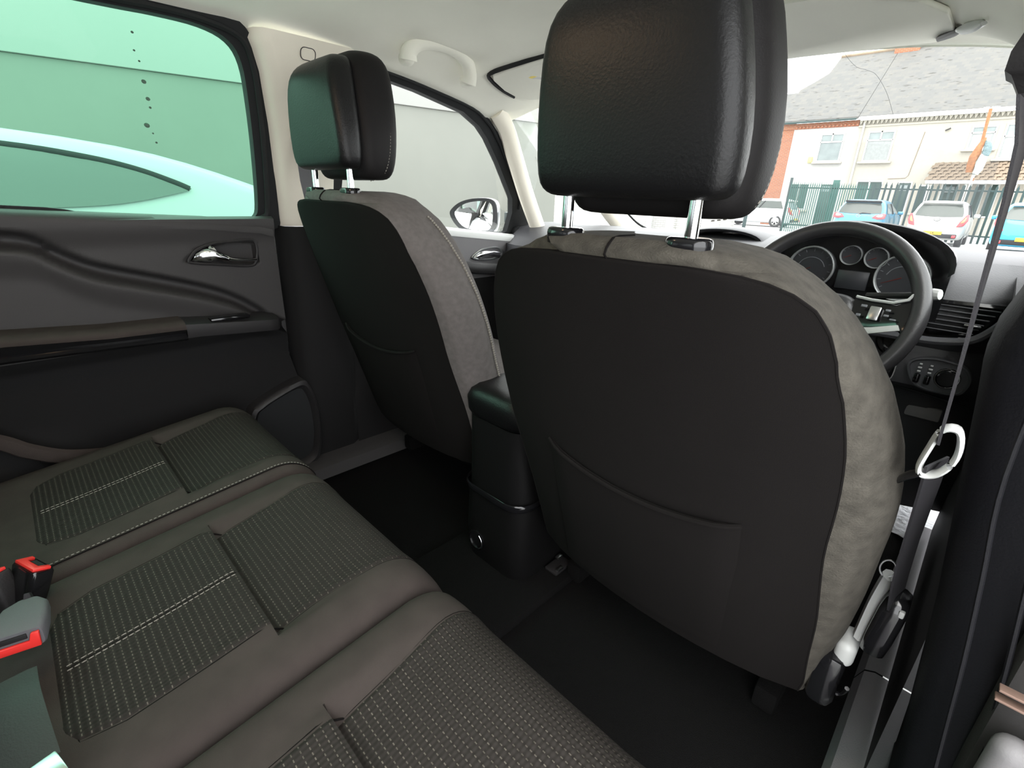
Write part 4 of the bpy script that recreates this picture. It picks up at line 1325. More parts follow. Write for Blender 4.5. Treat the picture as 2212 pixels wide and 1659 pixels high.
for s in (-1, 1):
    mb = MB()
    mb.prism([W(s * a, b, d - 0.012) for a, b, d in ((0.055, 0.034, -0.012), (0.085, 0.030, -0.006), (0.125, 0.028, 0.004), (0.152, 0.045, 0.008), (0.156, -0.030, 0.008), (0.135, -0.012, 0.004), (0.09, -0.022, -0.006), (0.055, -0.030, -0.012))], E3 * 0.012, 0.003)
    spk = mb.build('spoke', 'gloss', sw)
    mb = MB()
    mb.tube([W(s * a, b, d + 0.003) for a, b, d in ((0.058, 0.036, -0.012), (0.085, 0.032, -0.006), (0.120, 0.030, 0.002), (0.140, 0.038, 0.006), (0.148, 0.055, 0.006))], 0.0028, 6)
    mb.build('spoke_edge', 'palegrey', spk)
    mb = MB()
    mb.prism([W(s * a, b, d) for a, b, d in ((0.060, -0.026, -0.010), (0.10, -0.019, -0.003), (0.140, -0.008, 0.005), (0.146, -0.018, 0.006), (0.10, -0.032, -0.003), (0.060, -0.040, -0.010))], E3 * 0.004, 0.0015)
    mb.build('spoke_trim', 'palegrey', spk)
    for a, b, w, h in ((0.078, 0.018, 0.010, 0.005), (0.074, 0.0, 0.008, 0.005), (0.118, 0.014, 0.008, 0.004), (0.118, 0.004, 0.008, 0.004), (0.130, -0.002, 0.010, 0.003)):
        mb = MB()
        mb.box((0, 0, 0), (w, h, 0.003), 0.001, rot=Matrix.Translation(W(s * a, b, (a - 0.09) * 0.2 + 0.0035)) @ rot_to(E1, E2, E3))
        mb.build('button_mark', 'dim', spk)
    mb = MB()
    mb.box((0, 0, 0), (0.018, 0.026, 0.006), 0.002, rot=Matrix.Translation(W(s * 0.098, 0.006, 0.004)) @ rot_to(E1, E2, E3))
    mb.build('button', 'satin', spk)
    mb = MB()
    mb.prism([W(s * a, b, d - 0.012) for a, b, d in ((0.020, -0.055, -0.012), (0.048, -0.050, -0.012), (0.062, -0.145, 0.004), (0.030, -0.158, 0.004))], E3 * 0.012, 0.003)
    mb.build('lower_spoke', 'gloss', sw)
MB().tube([W(0, -0.01, -0.05), W(0, -0.012, -0.10), W(0.0, -0.02, -0.17)], 0.045, 16).build('column_cover', 'plastic', sw)
# control stalk
t = thing('control_stalk', 'control stalk with a pale tip on the right of the steering wheel', 'stalk', (0.50, 0.70, 1.00))
MB().tube([(0.0, 0.0, 0.0), (0.06, -0.02, 0.012), (0.092, -0.038, 0.02)], 0.006, 8).build('arm', 'plastic', t)
MB().tube([(0.090, -0.036, 0.020), (0.100, -0.040, 0.022), (0.110, -0.044, 0.024)], [0.008, 0.011, 0.009], 10).build('tip', 'palegrey', t)
# key fob in the ignition
t = thing('ignition_key', 'dark key head in the ignition below the right of the steering wheel', 'key', (0.545, 0.70, 0.880))
mb = MB()
mb.box((0.03, -0.04, 0.0), (0.014, 0.03, 0.042), 0.005)
mb.tube([(0.022, -0.02, 0.0), (0.0, 0.10, 0.0)], 0.005, 8)
mb.build('key_head', 'gloss', t)
mb = MB()
mb.tube(cr([(0.030, -0.0565, 0.019), (0.038, -0.056, 0.014), (0.038, -0.056, -0.014), (0.03, -0.0565, -0.019)], 4), 0.0014, 6)
mb.build('key_edge', 'satin', t)
mb = MB()
mb.lathe([(0.032, 0), (0.034, 0.004), (0.030, 0.008), (0.022, 0.008), (0.020, 0.002), (0.001, 0.002)], (0.552, 0.845, 0.895), (0, -1, 0.1), 28)
ig = mb.build('ignition_ring', 'gloss', dsh)
MB().tube(cr([(0.552 + 0.0265 * math.cos(q), 0.8365, 0.895 + 0.0265 * math.sin(q)) for q in [math.radians(d) for d in (170, 135, 100, 65, 30)]], 3), 0.0014, 6).build('ring_glint', 'satin', ig)

# ================================================================ ROOF FITTINGS
t = thing('grab_handle', 'pale grey grab handle on the roof lining above the left front door', 'grab handle', (-0.5, 0.43, 1.48))
mb = MB()
pth = cr([(-0.005, -0.095, -0.016), (0.000, -0.094, 0.002), (0.010, -0.078, 0.020), (0.018, -0.045, 0.028), (0.020, 0.0, 0.030), (0.018, 0.045, 0.024), (0.010, 0.082, 0.008), (0.002, 0.098, -0.016), (-0.006, 0.099, -0.036)], 6)
n = len(pth)
mb.tube(pth, [0.015 + 0.005 * abs(2 * i / (n - 1) - 1) ** 2 for i in range(n)], 12, ry=[0.017 + 0.006 * abs(2 * i / (n - 1) - 1) ** 2 for i in range(n)], up=(1, 0, 0))
mb.build('handle_bar', 'headliner', t, ang=180)
for y, z in ((-0.095, -0.012), (0.098, -0.030)):
    MB().box((-0.012, y, z), (0.035, 0.034, 0.03), 0.012, 3).build('mount', 'headliner', t)

def visor(label, pts, rec):
    t = thing('sun_visor', label, 'sun visor', tuple(pts[0]))
    o = pts[0]
    MB().prism([p - o for p in pts], (0, 0, 0.010), 0.004, 3).build('flap', 'headliner', t)
    if rec:
        MB().tube(cr([p - o for p in rec], 5), 0.007, 8, ry=0.004, up=(0, 0, 1)).build('shadow_gap', 'rubber', t)
    return t
def rz(x, y, d):
    return V((x, y, roof_z(x, y) - d))
vl = visor('pale grey passenger sun visor with sticker, folded up at the left', [rz(-0.488, 0.604, 0.010), rz(-0.40, 0.650, 0.010), rz(-0.30, 0.690, 0.010), rz(-0.10, 0.705, 0.010), rz(-0.10, 0.96, 0.012), rz(-0.35, 0.955, 0.012), rz(-0.505, 0.90, 0.012), rz(-0.526, 0.80, 0.011), rz(-0.524, 0.735, 0.010), rz(-0.514, 0.675, 0.010), rz(-0.502, 0.620, 0.010)], [rz(-0.531, 0.735, 0.001), rz(-0.521, 0.675, 0.002), rz(-0.509, 0.617, 0.003), rz(-0.488, 0.596, 0.003), rz(-0.406, 0.641, 0.003), rz(-0.31, 0.680, 0.003), rz(-0.10, 0.697, 0.003)])
mb = MB()
o = V(vl.location)
mb.prism([rz(-0.448, 0.705, 0.0112) - o, rz(-0.30, 0.745, 0.0112) - o, rz(-0.30, 0.82, 0.0125) - o, rz(-0.478, 0.812, 0.0122) - o], (0, 0, 0.003))
st = mb.build('sticker', 'upvc', vl)
MB().prism([rz(-0.444, 0.694, 0.0112) - o, rz(-0.30, 0.734, 0.0112) - o, rz(-0.30, 0.745, 0.0113) - o, rz(-0.448, 0.705, 0.0113) - o], (0, 0, 0.003)).build('sticker_band', 'yellow', vl)
vr = visor('pale grey driver sun visor above the right of the windscreen', [rz(0.06, 0.70, 0.011), rz(0.30, 0.69, 0.011), rz(0.46, 0.66, 0.011), rz(0.50, 0.68, 0.011), rz(0.50, 0.80, 0.011), rz(0.46, 0.95, 0.011), rz(0.30, 0.975, 0.011), rz(0.06, 0.985, 0.011), rz(0.04, 0.80, 0.011)], None)
o = V(vr.location)
MB().tube(cr([rz(0.462, 0.905, 0.010) - o, rz(0.485, 0.845, 0.010) - o, rz(0.510, 0.765, 0.006) - o], 4), [0.003, 0.007, 0.010, 0.012, 0.012, 0.011, 0.009, 0.006, 0.002], 8, ry=0.006, up=(1, 0, 0)).build('clip_recess', 'plastic_soft', vr)
MB().tube(cr([rz(0.508, 0.765, 0.008) - o, rz(0.528, 0.72, 0.008) - o, rz(0.548, 0.680, 0.006) - o], 4), [0.004, 0.006, 0.008, 0.009, 0.009, 0.009, 0.008, 0.006, 0.003], 8, ry=0.005, up=(0, 0, 1)).build('pivot_cap', 'palegrey', vr)

t = thing('dome_lamp', 'small courtesy lamp in the roof lining above the rear seats', 'lamp', (0.0, -0.42, 1.545))
MB().box((0, 0, 0.004), (0.17, 0.09, 0.014), 0.006, 2).build('lamp_surround', 'cream', t)
MB().box((0, 0, -0.004), (0.13, 0.06, 0.008), 0.003, 2).build('lamp_lens', 'upvc', t)

# ================================================================ SEAT BELTS
t = thing('driver_seat_belt', 'black driver seat belt hanging from the right pillar guide', 'seat belt', (0.66, 0.09, 1.10))
o = V((0.66, 0.09, 1.10))
mb = MB()
rings = []
for x, z, hw, ys in ((0.640, 1.288, 0.010, 0.10), (0.637, 1.283, 0.016, 0.10), (0.6335, 1.270, 0.020, 0.10), (0.6335, 1.258, 0.020, 0.10), (0.638, 1.255, 0.018, 0.10), (0.641, 1.250, 0.016, 0.10), (0.645, 1.243, 0.014, 0.10)):
    rings.append([V((a, b, z)) - o for a, b in ((x, ys - hw), (x + 0.05, ys - hw), (x + 0.05, ys + hw), (x, ys + hw))])
mb.loft(rings)
mb.build('belt_guide', 'leather_soft', t, ang=50)
def ribbon(path, w, wdir, th=0.0012):
    mb = MB()
    mb.tube(path, w, 8, ry=th, up=wdir)
    return mb
mb = MB()
P = [(0.650, 0.085, 1.238), (0.6575, 0.080, 1.205), (0.661, 0.080, 1.165), (0.6655, 0.080, 1.10), (0.6715, 0.080, 1.025), (0.676, 0.085, 0.962)]
Wd = [V((0.16, 1, -0.05)), V((0.11, 1, -0.08)), V((0.06, 1, -0.11)), V((0.03, 1, -0.20)), V((0.012, 1, -0.28)), V((0.010, 1, -0.32))]
rings = []
for p, w in zip(P, Wd):
    p = V(p) - o
    w = w.normalized() * 0.022
    nrm = V((1, -0.05, 0)) * 0.0011
    rings.append([p - w - nrm, p - w + nrm, p + w + nrm, p + w - nrm])
mb.loft(rings)
mb.build('webbing', 'webbing', t, ang=30)
mb = MB()
lp = cr([(0.675, 0.09, 0.975), (0.6855, 0.09, 0.978), (0.6905, 0.09, 0.963), (0.690, 0.09, 0.947), (0.683, 0.09, 0.933), (0.673, 0.09, 0.928), (0.669, 0.09, 0.935), (0.671, 0.09, 0.955)], 4, True)
mb.tube([p - o for p in lp], 0.0028, 8, True, ry=0.010, up=(0.3, 0, 1))
mb.build('tongue_loop', 'palegrey', t)
MB().tube([V((0.672, 0.09, 0.930)) - o, V((0.663, 0.09, 0.921)) - o, V((0.6585, 0.09, 0.915)) - o], [0.003, 0.0025, 0.002], 8, ry=0.011, up=(0.5, 0, -0.5)).build('tongue_blade', 'gloss', t)
mb = MB()
rings = []
for p, w in (((0.680, 0.10, 0.940), (0.30, 1, 0)), ((0.682, 0.13, 0.90), (0.30, 1, 0)), ((0.684, 0.16, 0.85), (0.28, 1, 0)), ((0.686, 0.18, 0.80), (0.26, 1, 0)), ((0.690, 0.20, 0.74), (0.24, 1, 0)), ((0.694, 0.21, 0.70), (0.2, 1, 0))):
    p = V(p) - o
    w = V(w).normalized() * 0.022
    nrm = V((1, -0.2, 0)) * 0.0011
    rings.append([p - w - nrm, p - w + nrm, p + w + nrm, p + w - nrm])
mb.loft(rings)
mb.build('lower_webbing', 'webbing', t, ang=30)
mb = MB()
rings = []
for h, a, b in ((0.0, 0.010, 0.018), (0.006, 0.013, 0.024), (0.03, 0.014, 0.026), (0.075, 0.014, 0.025), (0.09, 0.012, 0.020), (0.096, 0.008, 0.014)):
    rings.append([V((0.690 + x + h * 0.07, 0.215 + y, 0.618 + h)) - o for x, y in rrect(a, b, 0.008, 3)])
mb.loft(rings)
mb.build('belt_anchor', 'gloss', t, ang=50)
MB().box(V((0.703, 0.198, 0.700)) - o, (0.006, 0.016, 0.010), 0.002).build('anchor_label', 'palegrey', t)
MB().tube([V((0.676 + 0.008 * math.cos(q), 0.22, 0.736 + 0.013 * math.sin(q))) - o for q in [2 * math.pi * i / 20 for i in range(20)]], 0.0012, 6, True).build('cable_loop', 'satin', t)

t = thing('passenger_seat_belt', 'dark belt webbing behind the passenger headrest posts', 'seat belt', (-0.62, 0.10, 1.18))
MB().tube([(-0.010, -0.002, 0.12), (-0.004, 0.0, 0.05), (0.0, 0.0, 0.0), (0.012, 0.012, -0.12)], 0.018, 8, ry=0.0012, up=(0.2, 1, 0)).build('webbing', 'greywebbing', t)
MB().box((-0.012, 0.0, 0.125), (0.02, 0.05, 0.05), 0.008).build('belt_guide', 'cream', t)

# white sheet on the floor ahead of the driver seat
mb = MB()
rows = []
for j in range(9):
    y = 1.16 + 0.30 * j / 8
    rows.append([V((0.60 + 0.150 * k / 8, y - 0.2 * (k / 8) * 0.5, 0.304 + 0.004 * math.sin(k * 1.7 + j) * math.cos(j * 1.3))) for k in range(9)])
mb.grid(rows)
mb.grid([[p - V((0, 0, 0.001)) for p in r] for r in rows])
tag(mb.build('paper_mat', 'paper'), 'crumpled white paper mat on the floor beside the driver seat', 'paper mat')

# ================================================================ DOOR MIRROR outside the left front door
t = thing('door_mirror', 'silver door mirror outside the left front window', 'door mirror', (-0.86, 0.90, 1.075))
mn = V((0.472, -0.881, 0.012)).normalized()
me1 = V((0.881, 0.472, 0)).normalized()
me2 = mn.cross(me1) * -1
if me2.z < 0:
    me2 = -me2
MO = [(-0.1330, 0.010), (-0.118, 0.035), (-0.085, 0.056), (-0.04, 0.068), (0.01, 0.072), (0.042, 0.066), (0.056, 0.048), (0.060, 0.01), (0.055, -0.032), (0.036, -0.056), (-0.01, -0.058), (-0.070, -0.052), (-0.108, -0.030)]
def mo(a, b, d=0.0):
    return me1 * a + me2 * b + mn * d
lo = cr([mo(a, b) for a, b in MO], 4, True)
c0 = sum(lo, V()) / len(lo)
mb = MB()
mb.loft([lo, [c0 + (p - c0) * 1.06 - mn * 0.012 for p in lo], [c0 + (p - c0) * 1.06 - mn * 0.04 for p in lo], [c0 + (p - c0) * 0.9 - mn * 0.075 for p in lo], [c0 + (p - c0) * 0.5 - mn * 0.095 for p in lo]])
mb.build('housing', 'silver_paint', t, ang=60)
mb = MB()
inn = [c0 + (p - c0) * 0.85 + mn * 0.001 for p in lo]
out = [c0 + (p - c0) * 1.04 + mn * 0.004 for p in lo]
mb.strip(inn, out, mn * -0.02)
mb.build('mirror_rim', 'rubber', t, ang=50)
MB().add(inn, [tuple(range(len(inn)))]).build('mirror_pane', 'mirror', t, fix=False)
MB().box(mo(0.125, -0.045, -0.05), (0.09, 0.06, 0.035), 0.012).build('mirror_foot', 'rubber', t)
MB().box(mo(0.095, 0.005, -0.045), (0.012, 0.03, 0.04), 0.004).build('indicator_lens', 'pane', t)

# ================================================================ OUTSIDE: ground, walls
mb = MB()
mb.grid([[V((x, y, 0.0)) for x in (-60, -20, -5, 5, 20, 60)] for y in (-40, -10, 0, 10, 20, 32, 45, 70)])
skind(mb.build('ground', 'asphalt'), 'grey asphalt ground of the yard and street')

mb = MB()
A, B = V((-9.64, -8.0, 0)), V((-6.38, 7.9, 0))
d = (B - A).normalized()
nrm = V((-d.y, d.x, 0))
mb.prism([A, B, B + V((0, 0, 2.5)), A + V((0, 0, 2.5))], nrm * 0.22, 0.015)
wl = thing('yard_wall', 'long smooth wall, pale grey below and off-white above, beyond the left windows', 'wall')
mb.build('wall_face', 'wall', wl)
mb = MB()
mb.prism([A + V((0, 0, 2.5)) - nrm * 0.03, B + V((0, 0, 2.5)) - nrm * 0.03, B + V((0, 0, 4.6)) - nrm * 0.03, A + V((0, 0, 4.6)) - nrm * 0.03], nrm * 0.28, 0.01)
mb.build('upper_cladding', 'wall_top', wl)

gw = thing('brick_wall', 'white painted brick wall seen low through the left of the windscreen', 'wall', (-10.5, 18.0, 0))
MB().box((-0.6, 0.12, 0.95), (8.8, 0.24, 1.9), 0.02).build('wall_face', 'white_brick', gw)
for x in (-4.6, -1.2, 1.6, 3.75):
    MB().box((x, 0.0, 1.0), (0.36, 0.36, 2.0), 0.02).build('pier', 'white_brick', gw)
    MB().box((x, 0.0, 2.03), (0.44, 0.44, 0.07), 0.02).build('pier_cap', 'render_white', gw)
MB().box((-0.6, 0.12, 1.93), (8.9, 0.32, 0.07), 0.02).build('coping', 'render_white', gw)
t = thing('metal_post', 'blue-grey metal post in front of the white brick wall', 'post', (-9.72, 17.7, 0))
MB().box((0, 0, 0.75), (0.20, 0.12, 1.5), 0.015).build('shaft', 'silver_paint', t)
MB().box((0, 0, 1.52), (0.23, 0.15, 0.05), 0.01).build('cap', 'rubber', t)
t = thing('steel_post', 'thin dark post at the right end of the white brick wall', 'post', (-6.12, 17.9, 0))
MB().box((0, 0, 0.9), (0.10, 0.10, 1.8), 0.01).build('shaft', 'darkgreen', t)
MB().box((0, 0, 1.82), (0.14, 0.14, 0.04), 0.01).build('cap', 'darkgreen', t)

# ================================================================ TERRACED HOUSES
HY = 34.0
def house_window(par, x0, x1, z0, z1, glass='pane', top=0.30, split=2, sill=True, y=HY):
    fw = 0.075
    mb = MB()
    inner = [V((x0 + fw, y - 0.05, z0 + fw)), V((x1 - fw, y - 0.05, z0 + fw)), V((x1 - fw, y - 0.05, z1 - fw)), V((x0 + fw, y - 0.05, z1 - fw))]
    outer = [V((x0, y - 0.05, z0)), V((x1, y - 0.05, z0)), V((x1, y - 0.05, z1)), V((x0, y - 0.05, z1))]
    mb.strip(inner, outer, (0, 0.07, 0))
    zt = z1 - (z1 - z0) * top
    if top:
        mb.box(((x0 + x1) / 2, y - 0.015, zt), (x1 - x0 - fw, 0.07, fw), 0.005)
    for k in range(1, split):
        xx = x0 + (x1 - x0) * k / split
        mb.box((xx, y - 0.015, (zt + z1) / 2 if top else (z0 + z1) / 2), (fw, 0.07, (z1 - zt) if top else (z1 - z0 - fw)), 0.005)
    f = mb.build('window', 'upvc', par, ang=30)
    if top:
        MB().box(((x0 + x1) / 2, y - 0.003, (z0 + zt) / 2), (x1 - x0 - fw, 0.01, zt - z0 - fw)).build('pane', glass, f)
    for k in range(split):
        a = x0 + (x1 - x0) * k / split
        b = x0 + (x1 - x0) * (k + 1) / split
        lo = zt if top else z0
        MB().box(((a + b) / 2, y - 0.003, (lo + z1) / 2), (b - a - fw, 0.01, z1 - lo - fw)).build('pane', 'pane' if top else glass, f)
    if sill:
        MB().box(((x0 + x1) / 2, y - 0.07, z0 - 0.05), (x1 - x0 + 0.30, 0.22, 0.10), 0.02).build('window_sill', 'render_cream', par)
    return f
def front_door(par, x0, x1, z1, y=HY):
    mb = MB()
    mb.strip([V((x0 + 0.07, y - 0.05, 0.1)), V((x1 - 0.07, y - 0.05, 0.1)), V((x1 - 0.07, y - 0.05, z1 - 0.07)), V((x0 + 0.07, y - 0.05, z1 - 0.07))], [V((x0, y - 0.05, 0.1)), V((x1, y - 0.05, 0.1)), V((x1, y - 0.05, z1)), V((x0, y - 0.05, z1))], (0, 0.07, 0))
    f = mb.build('door_frame', 'upvc', par)
    w = x1 - x0 - 0.14
    MB().box(((x0 + x1) / 2, y - 0.01, (z1) / 2), (w, 0.04, z1 - 0.12), 0.005).build('door', 'door_green', f)
    MB().box(((x0 + x1) / 2, y - 0.033, z1 - 0.32), (w * 0.72, 0.012, 0.28), 0.003).build('door_light', 'pane', f)
    return f

h1 = thing('terraced_house', 'white rendered terraced house with red brick eaves behind the green fence', 'house', (0, 0, 0))
MB().box((-8.62, HY + 2.5, 2.8), (3.24, 5.0, 5.6)).build('wall', 'render_white', h1)
MB().box((-10.67, HY + 1.5, 2.8), (0.86, 2.96, 5.6)).build('brick_bay', 'brick', h1)
mb = MB()
mb.box((-8.62, HY - 0.015, 5.50), (3.26, 0.09, 0.30), 0.01)
mb.box((-10.67, HY - 0.015, 5.50), (0.86, 0.09, 0.30), 0.01)
mb.build('eaves_band', 'brick', h1)
dm = None
for k in range(17):
    if dm is None:
        dm = MB().box((0, 0, 0), (0.09, 0.09, 0.11), 0.01).build('dentil', 'brick', h1)
        o = dm
    else:
        o = dm.copy()
        COL.objects.link(o)
    o.location = (-10.1 + 0.19 * k, HY - 0.085, 5.42)
house_window(h1, -8.74, -7.53, 3.58, 5.05)
house_window(h1, -9.8, -8.7, 0.95, 2.45, 'door_green', top=0)
front_door(h1, -8.2, -7.45, 2.45)
MB().box((-9.02, HY - 0.05, 3.70), (0.22, 0.10, 0.32), 0.03).build('alarm_box', 'yellow', h1)
mb = MB()
GY, GZ, RY_, RZ_ = 33.62, 5.66, 39.0, 9.76
def rp(x, y, dz=0.0):
    return V((x, y, GZ + (y - GY) * (RZ_ - GZ) / (RY_ - GY) + dz))
mb.prism([rp(-11.15, GY), rp(-7.04, GY), rp(-7.04, RY_), rp(-10.0, RY_), rp(-10.08, 37.6), rp(-10.6, 36.9), rp(-11.13, 36.3), rp(-11.15, 35.2)], (0, 0, 0.12))
mb.build('roof', 'slate', h1)
MB().tube([V((-11.1, GY - 0.03, GZ)), V((-7.1, GY - 0.03, GZ))], 0.05, 8).build('gutter', 'darkgreen', h1)
mb = MB()
mb.tube([rp(-10.0, RY_, 0.14), rp(-7.04, RY_, 0.14)], 0.10, 8)
mb.build('ridge', 'tile', h1)

h2 = thing('terraced_house', 'cream rendered terraced house with white dogtooth eaves and tiled porch', 'house', (0, 0, 0))
MB().box((-2.0, HY + 2.5, 2.8), (10.0, 5.0, 5.6)).build('wall', 'render_cream', h2)
MB().box((-2.0, HY - 0.03, 5.32), (9.98, 0.06, 0.10), 0.01).build('eaves_band', 'render_cream', h2)
tm = None
for k in range(52):
    if tm is None:
        tm = MB().prism([V((-0.085, 0, 0.10)), V((0.085, 0, 0.10)), V((0, 0, -0.12))], (0, 0.12, 0)).build('dentil', 'render_cream', h2)
        o = tm
    else:
        o = tm.copy()
        COL.objects.link(o)
    o.location = (-6.9 + 0.188 * k, HY - 0.13, 5.50)
house_window(h2, -6.45, -5.22, 3.55, 5.05, 'net')
house_window(h2, -2.2, -1.25, 4.02, 5.05, 'net')
house_window(h2, -0.98, -0.12, 3.56, 5.09, 'net', top=0.36, split=1)
house_window(h2, -6.40, -5.15, 0.95, 2.6, 'door_green', top=0, split=2)
front_door(h2, -4.50, -3.85, 2.55)
house_window(h2, -3.55, -3.02, 1.0, 2.4, 'door_green', top=0, split=1)
front_door(h2, -2.65, -1.95, 2.5)
house_window(h2, -1.30, -0.95, 0.9, 2.5, 'door_green', top=0, split=1, sill=False)
house_window(h2, -0.80, -0.45, 0.9, 2.5, 'door_green', top=0, split=1, sill=False)
for x, z0, z1, w in ((-6.72, 0.0, 5.6, 0.09),):
    MB().tube([V((x - 0.02, HY - 0.08, z1)), V((x, HY - 0.08, 3.0)), V((x + 0.02, HY - 0.08, z0))], 0.05, 10).build('downpipe', 'upvc', h2)
for pth in ([(-4.0, 4.9), (-4.15, 2.85), (-4.25, 2.72), (-5.0, 2.68)],):
    MB().tube([V((x, HY - 0.02, z)) for x, z in pth], 0.012, 6).build('wall_cable', 'tile', h2)
mb = MB()
mb.box((-3.1, HY - 0.10, 4.95), (0.22, 0.12, 0.05), 0.01, rot=Matrix.Rotation(-0.5, 4, 'Y'))
mb.build('vent_flap', 'plastic_soft', h2)
mb = MB()
mb.prism([rp(-7.02, GY), rp(3.2, GY), rp(3.2, RY_), rp(-7.02, RY_)], (0, 0, 0.12))
mb.build('roof', 'slate', h2)
MB().tube([rp(-7.02, RY_, 0.14), rp(3.2, RY_, 0.14)], 0.10, 8).build('ridge', 'tile', h2)
MB().tube([V((-7.0, GY - 0.04, GZ + 0.02)), V((3.2, GY - 0.04, GZ + 0.02))], 0.07, 8).build('gutter', 'upvc', h2)
MB().box((-6.62, RY_, 10.35), (1.2, 0.7, 1.8), 0.03).build('chimney', 'brick', h2)
# tiled lean-to porch roof with individual tiles
PX0, PX1 = -3.18, 1.2
PE = (32.5, 2.55)
PT = (33.97, 3.43)
mb = MB()
mb.prism([V((PX0, PE[0], PE[1])), V((PX1, PE[0], PE[1])), V((PX1, PT[0], PT[1])), V((PX0, PT[0], PT[1]))], (0, 0, -0.06))
pr = mb.build('porch_roof', 'tile', h2)
slope = V((0, PT[0] - PE[0], PT[1] - PE[1]))
sl = slope.length
sd = slope.normalized()
sn = V((0, -sd.z, sd.y))
tl = None
rowsN = 6
for r in range(rowsN):
    base = V((0, PE[0], PE[1])) + sd * (sl * r / rowsN)
    nx = 15
    for k in range(nx):
        x = PX0 + (PX1 - PX0) * (k + 0.5 + (0.25 if r % 2 else -0.25)) / nx
        if tl is None:
            ring = [(-0.14, 0.0), (-0.10, 0.018), (-0.04, 0.006), (0.04, 0.03), (0.10, 0.04), (0.14, 0.02)]
            vs = []
            for s_, lift in ((-0.03, 0.035), (sl / rowsN, 0.0)):
                vs += [V((a, 0, 0)) + sd * s_ + sn * (b + lift) for a, b in ring] + [V((a, 0, 0)) + sd * s_ + sn * (b + lift - 0.02) for a, b in ring]
            m2 = MB()
            fs = []
            for q in range(5):
                fs += [(q, q + 1, 13 + q, 12 + q), (6 + q, 18 + q, 19 + q, 7 + q), (q, 6 + q, 7 + q, q + 1)]
            m2.add(vs, fs)
            tl = m2.build('tile', 'tile', pr)
            o = tl
        else:
            o = tl.copy()
            COL.objects.link(o)
        o.location = base + V((x, 0, 0)) + sn * random.uniform(0, 0.012)
MB().box(((PX0 + PX1) / 2, PE[0] - 0.03, PE[1] - 0.07), (PX1 - PX0, 0.05, 0.16), 0.01).build('fascia', 'upvc', h2)
for x in (-3.05, -1.62, 0.1):
    MB().box((x, 32.62, 1.25), (0.12, 0.12, 2.5), 0.01).build('porch_post', 'upvc', h2)

# roof of a house further back at the left
h3 = thing('terraced_house', 'far house roof just visible left of the white house roof', 'house', (0, 0, 0))
MB().box((-15.5, 44.2, 3.2), (6.2, 6.0, 6.4)).build('wall', 'brick', h3)
MB().prism([V((-18.6, 41.0, 6.3)), V((-12.4, 41.0, 6.3)), V((-13.6, 45.0, 9.1)), V((-18.6, 45.0, 9.1))], (0, 0, 0.12)).build('roof', 'slate', h3)

MB().tube(cr([(-9.6, 33.0, 10.3), (-8.36, 33.0, 8.80), (-7.63, 33.0, 8.06), (-7.08, 33.0, 7.82), (-6.59, 33.0, 7.54), (-6.0, 33.3, 6.75), (-5.5, 33.55, 5.75)], 6), 0.009, 5).build('overhead_cable', 'plastic')
tag(bpy.data.objects['overhead_cable'], 'thin sagging cable crossing the sky in front of the slate roof', 'cable')

# bonnet of our own car, ahead of the windscreen
mb = MB()
mb.grid([[V((x, y + 0.10 * (1 - (x / 0.8) ** 2), z - 0.05 * (x / 0.8) ** 2)) for x in [-0.80 + 0.16 * i for i in range(11)]] for y, z in ((1.52, 1.000), (1.75, 0.975), (2.1, 0.92), (2.4, 0.84), (2.55, 0.72), (2.62, 0.5))])
skind(mb.build('trim_11', 'silver_paint', ang=60), 'silver bonnet of the car below the windscreen')
# ================================================================ FENCE
def pale(w):
    h = 2.22
    prof = [(-w, 0), (w, 0), (w, h - 0.13), (w * 0.55, h - 0.10), (0.0, h), (-w * 0.55, h - 0.10), (-w, h - 0.13)]
    return prof
def fence(label, x0, x1, step, w, m, post_x, rails=(0.35, 1.97)):
    t = thing('palisade_fence', label, 'fence', (x0, 26.0, 0))
    pm = None
    k = 0
    x = 0.0
    while x <= x1 - x0:
        if pm is None:
            pm = MB().prism([V((a, -0.03 + abs(a) * 0.25, b)) for a, b in pale(w)], (0, 0.012, 0)).build('pale', m, t)
            o = pm
        else:
            o = pm.copy()
            COL.objects.link(o)
        o.location = (x, random.uniform(-0.004, 0.004), random.uniform(-0.02, 0.02) - 0.02 * x)
        x += step
    for z in rails:
        MB().box(((x1 - x0) / 2, 0.02, z - 0.02 * (x1 - x0) / 2), (x1 - x0, 0.04, 0.06), 0.008, rot=Matrix.Rotation(0.012, 4, 'Y')).build('rail', 'darkgreen', t)
    for px, pw, pm_, top in post_x:
        MB().box((px - x0, 0.05, top / 2), (pw, 0.10, top), 0.01).build('post', pm_, t)
    return t
fence('bright green close-set palisade fence left of the blue hatchback', -7.30, -4.15, 0.088, 0.020, 'green', [(-7.37, 0.10, 'darkgreen', 2.38), (-5.52, 0.24, 'green', 2.28)])
fence('dark green palisade fence with broad pales behind the parked cars', -4.05, 1.30, 0.19, 0.038, 'darkgreen', [(-1.2, 0.10, 'darkgreen', 2.1), (1.25, 0.10, 'darkgreen', 2.1)])

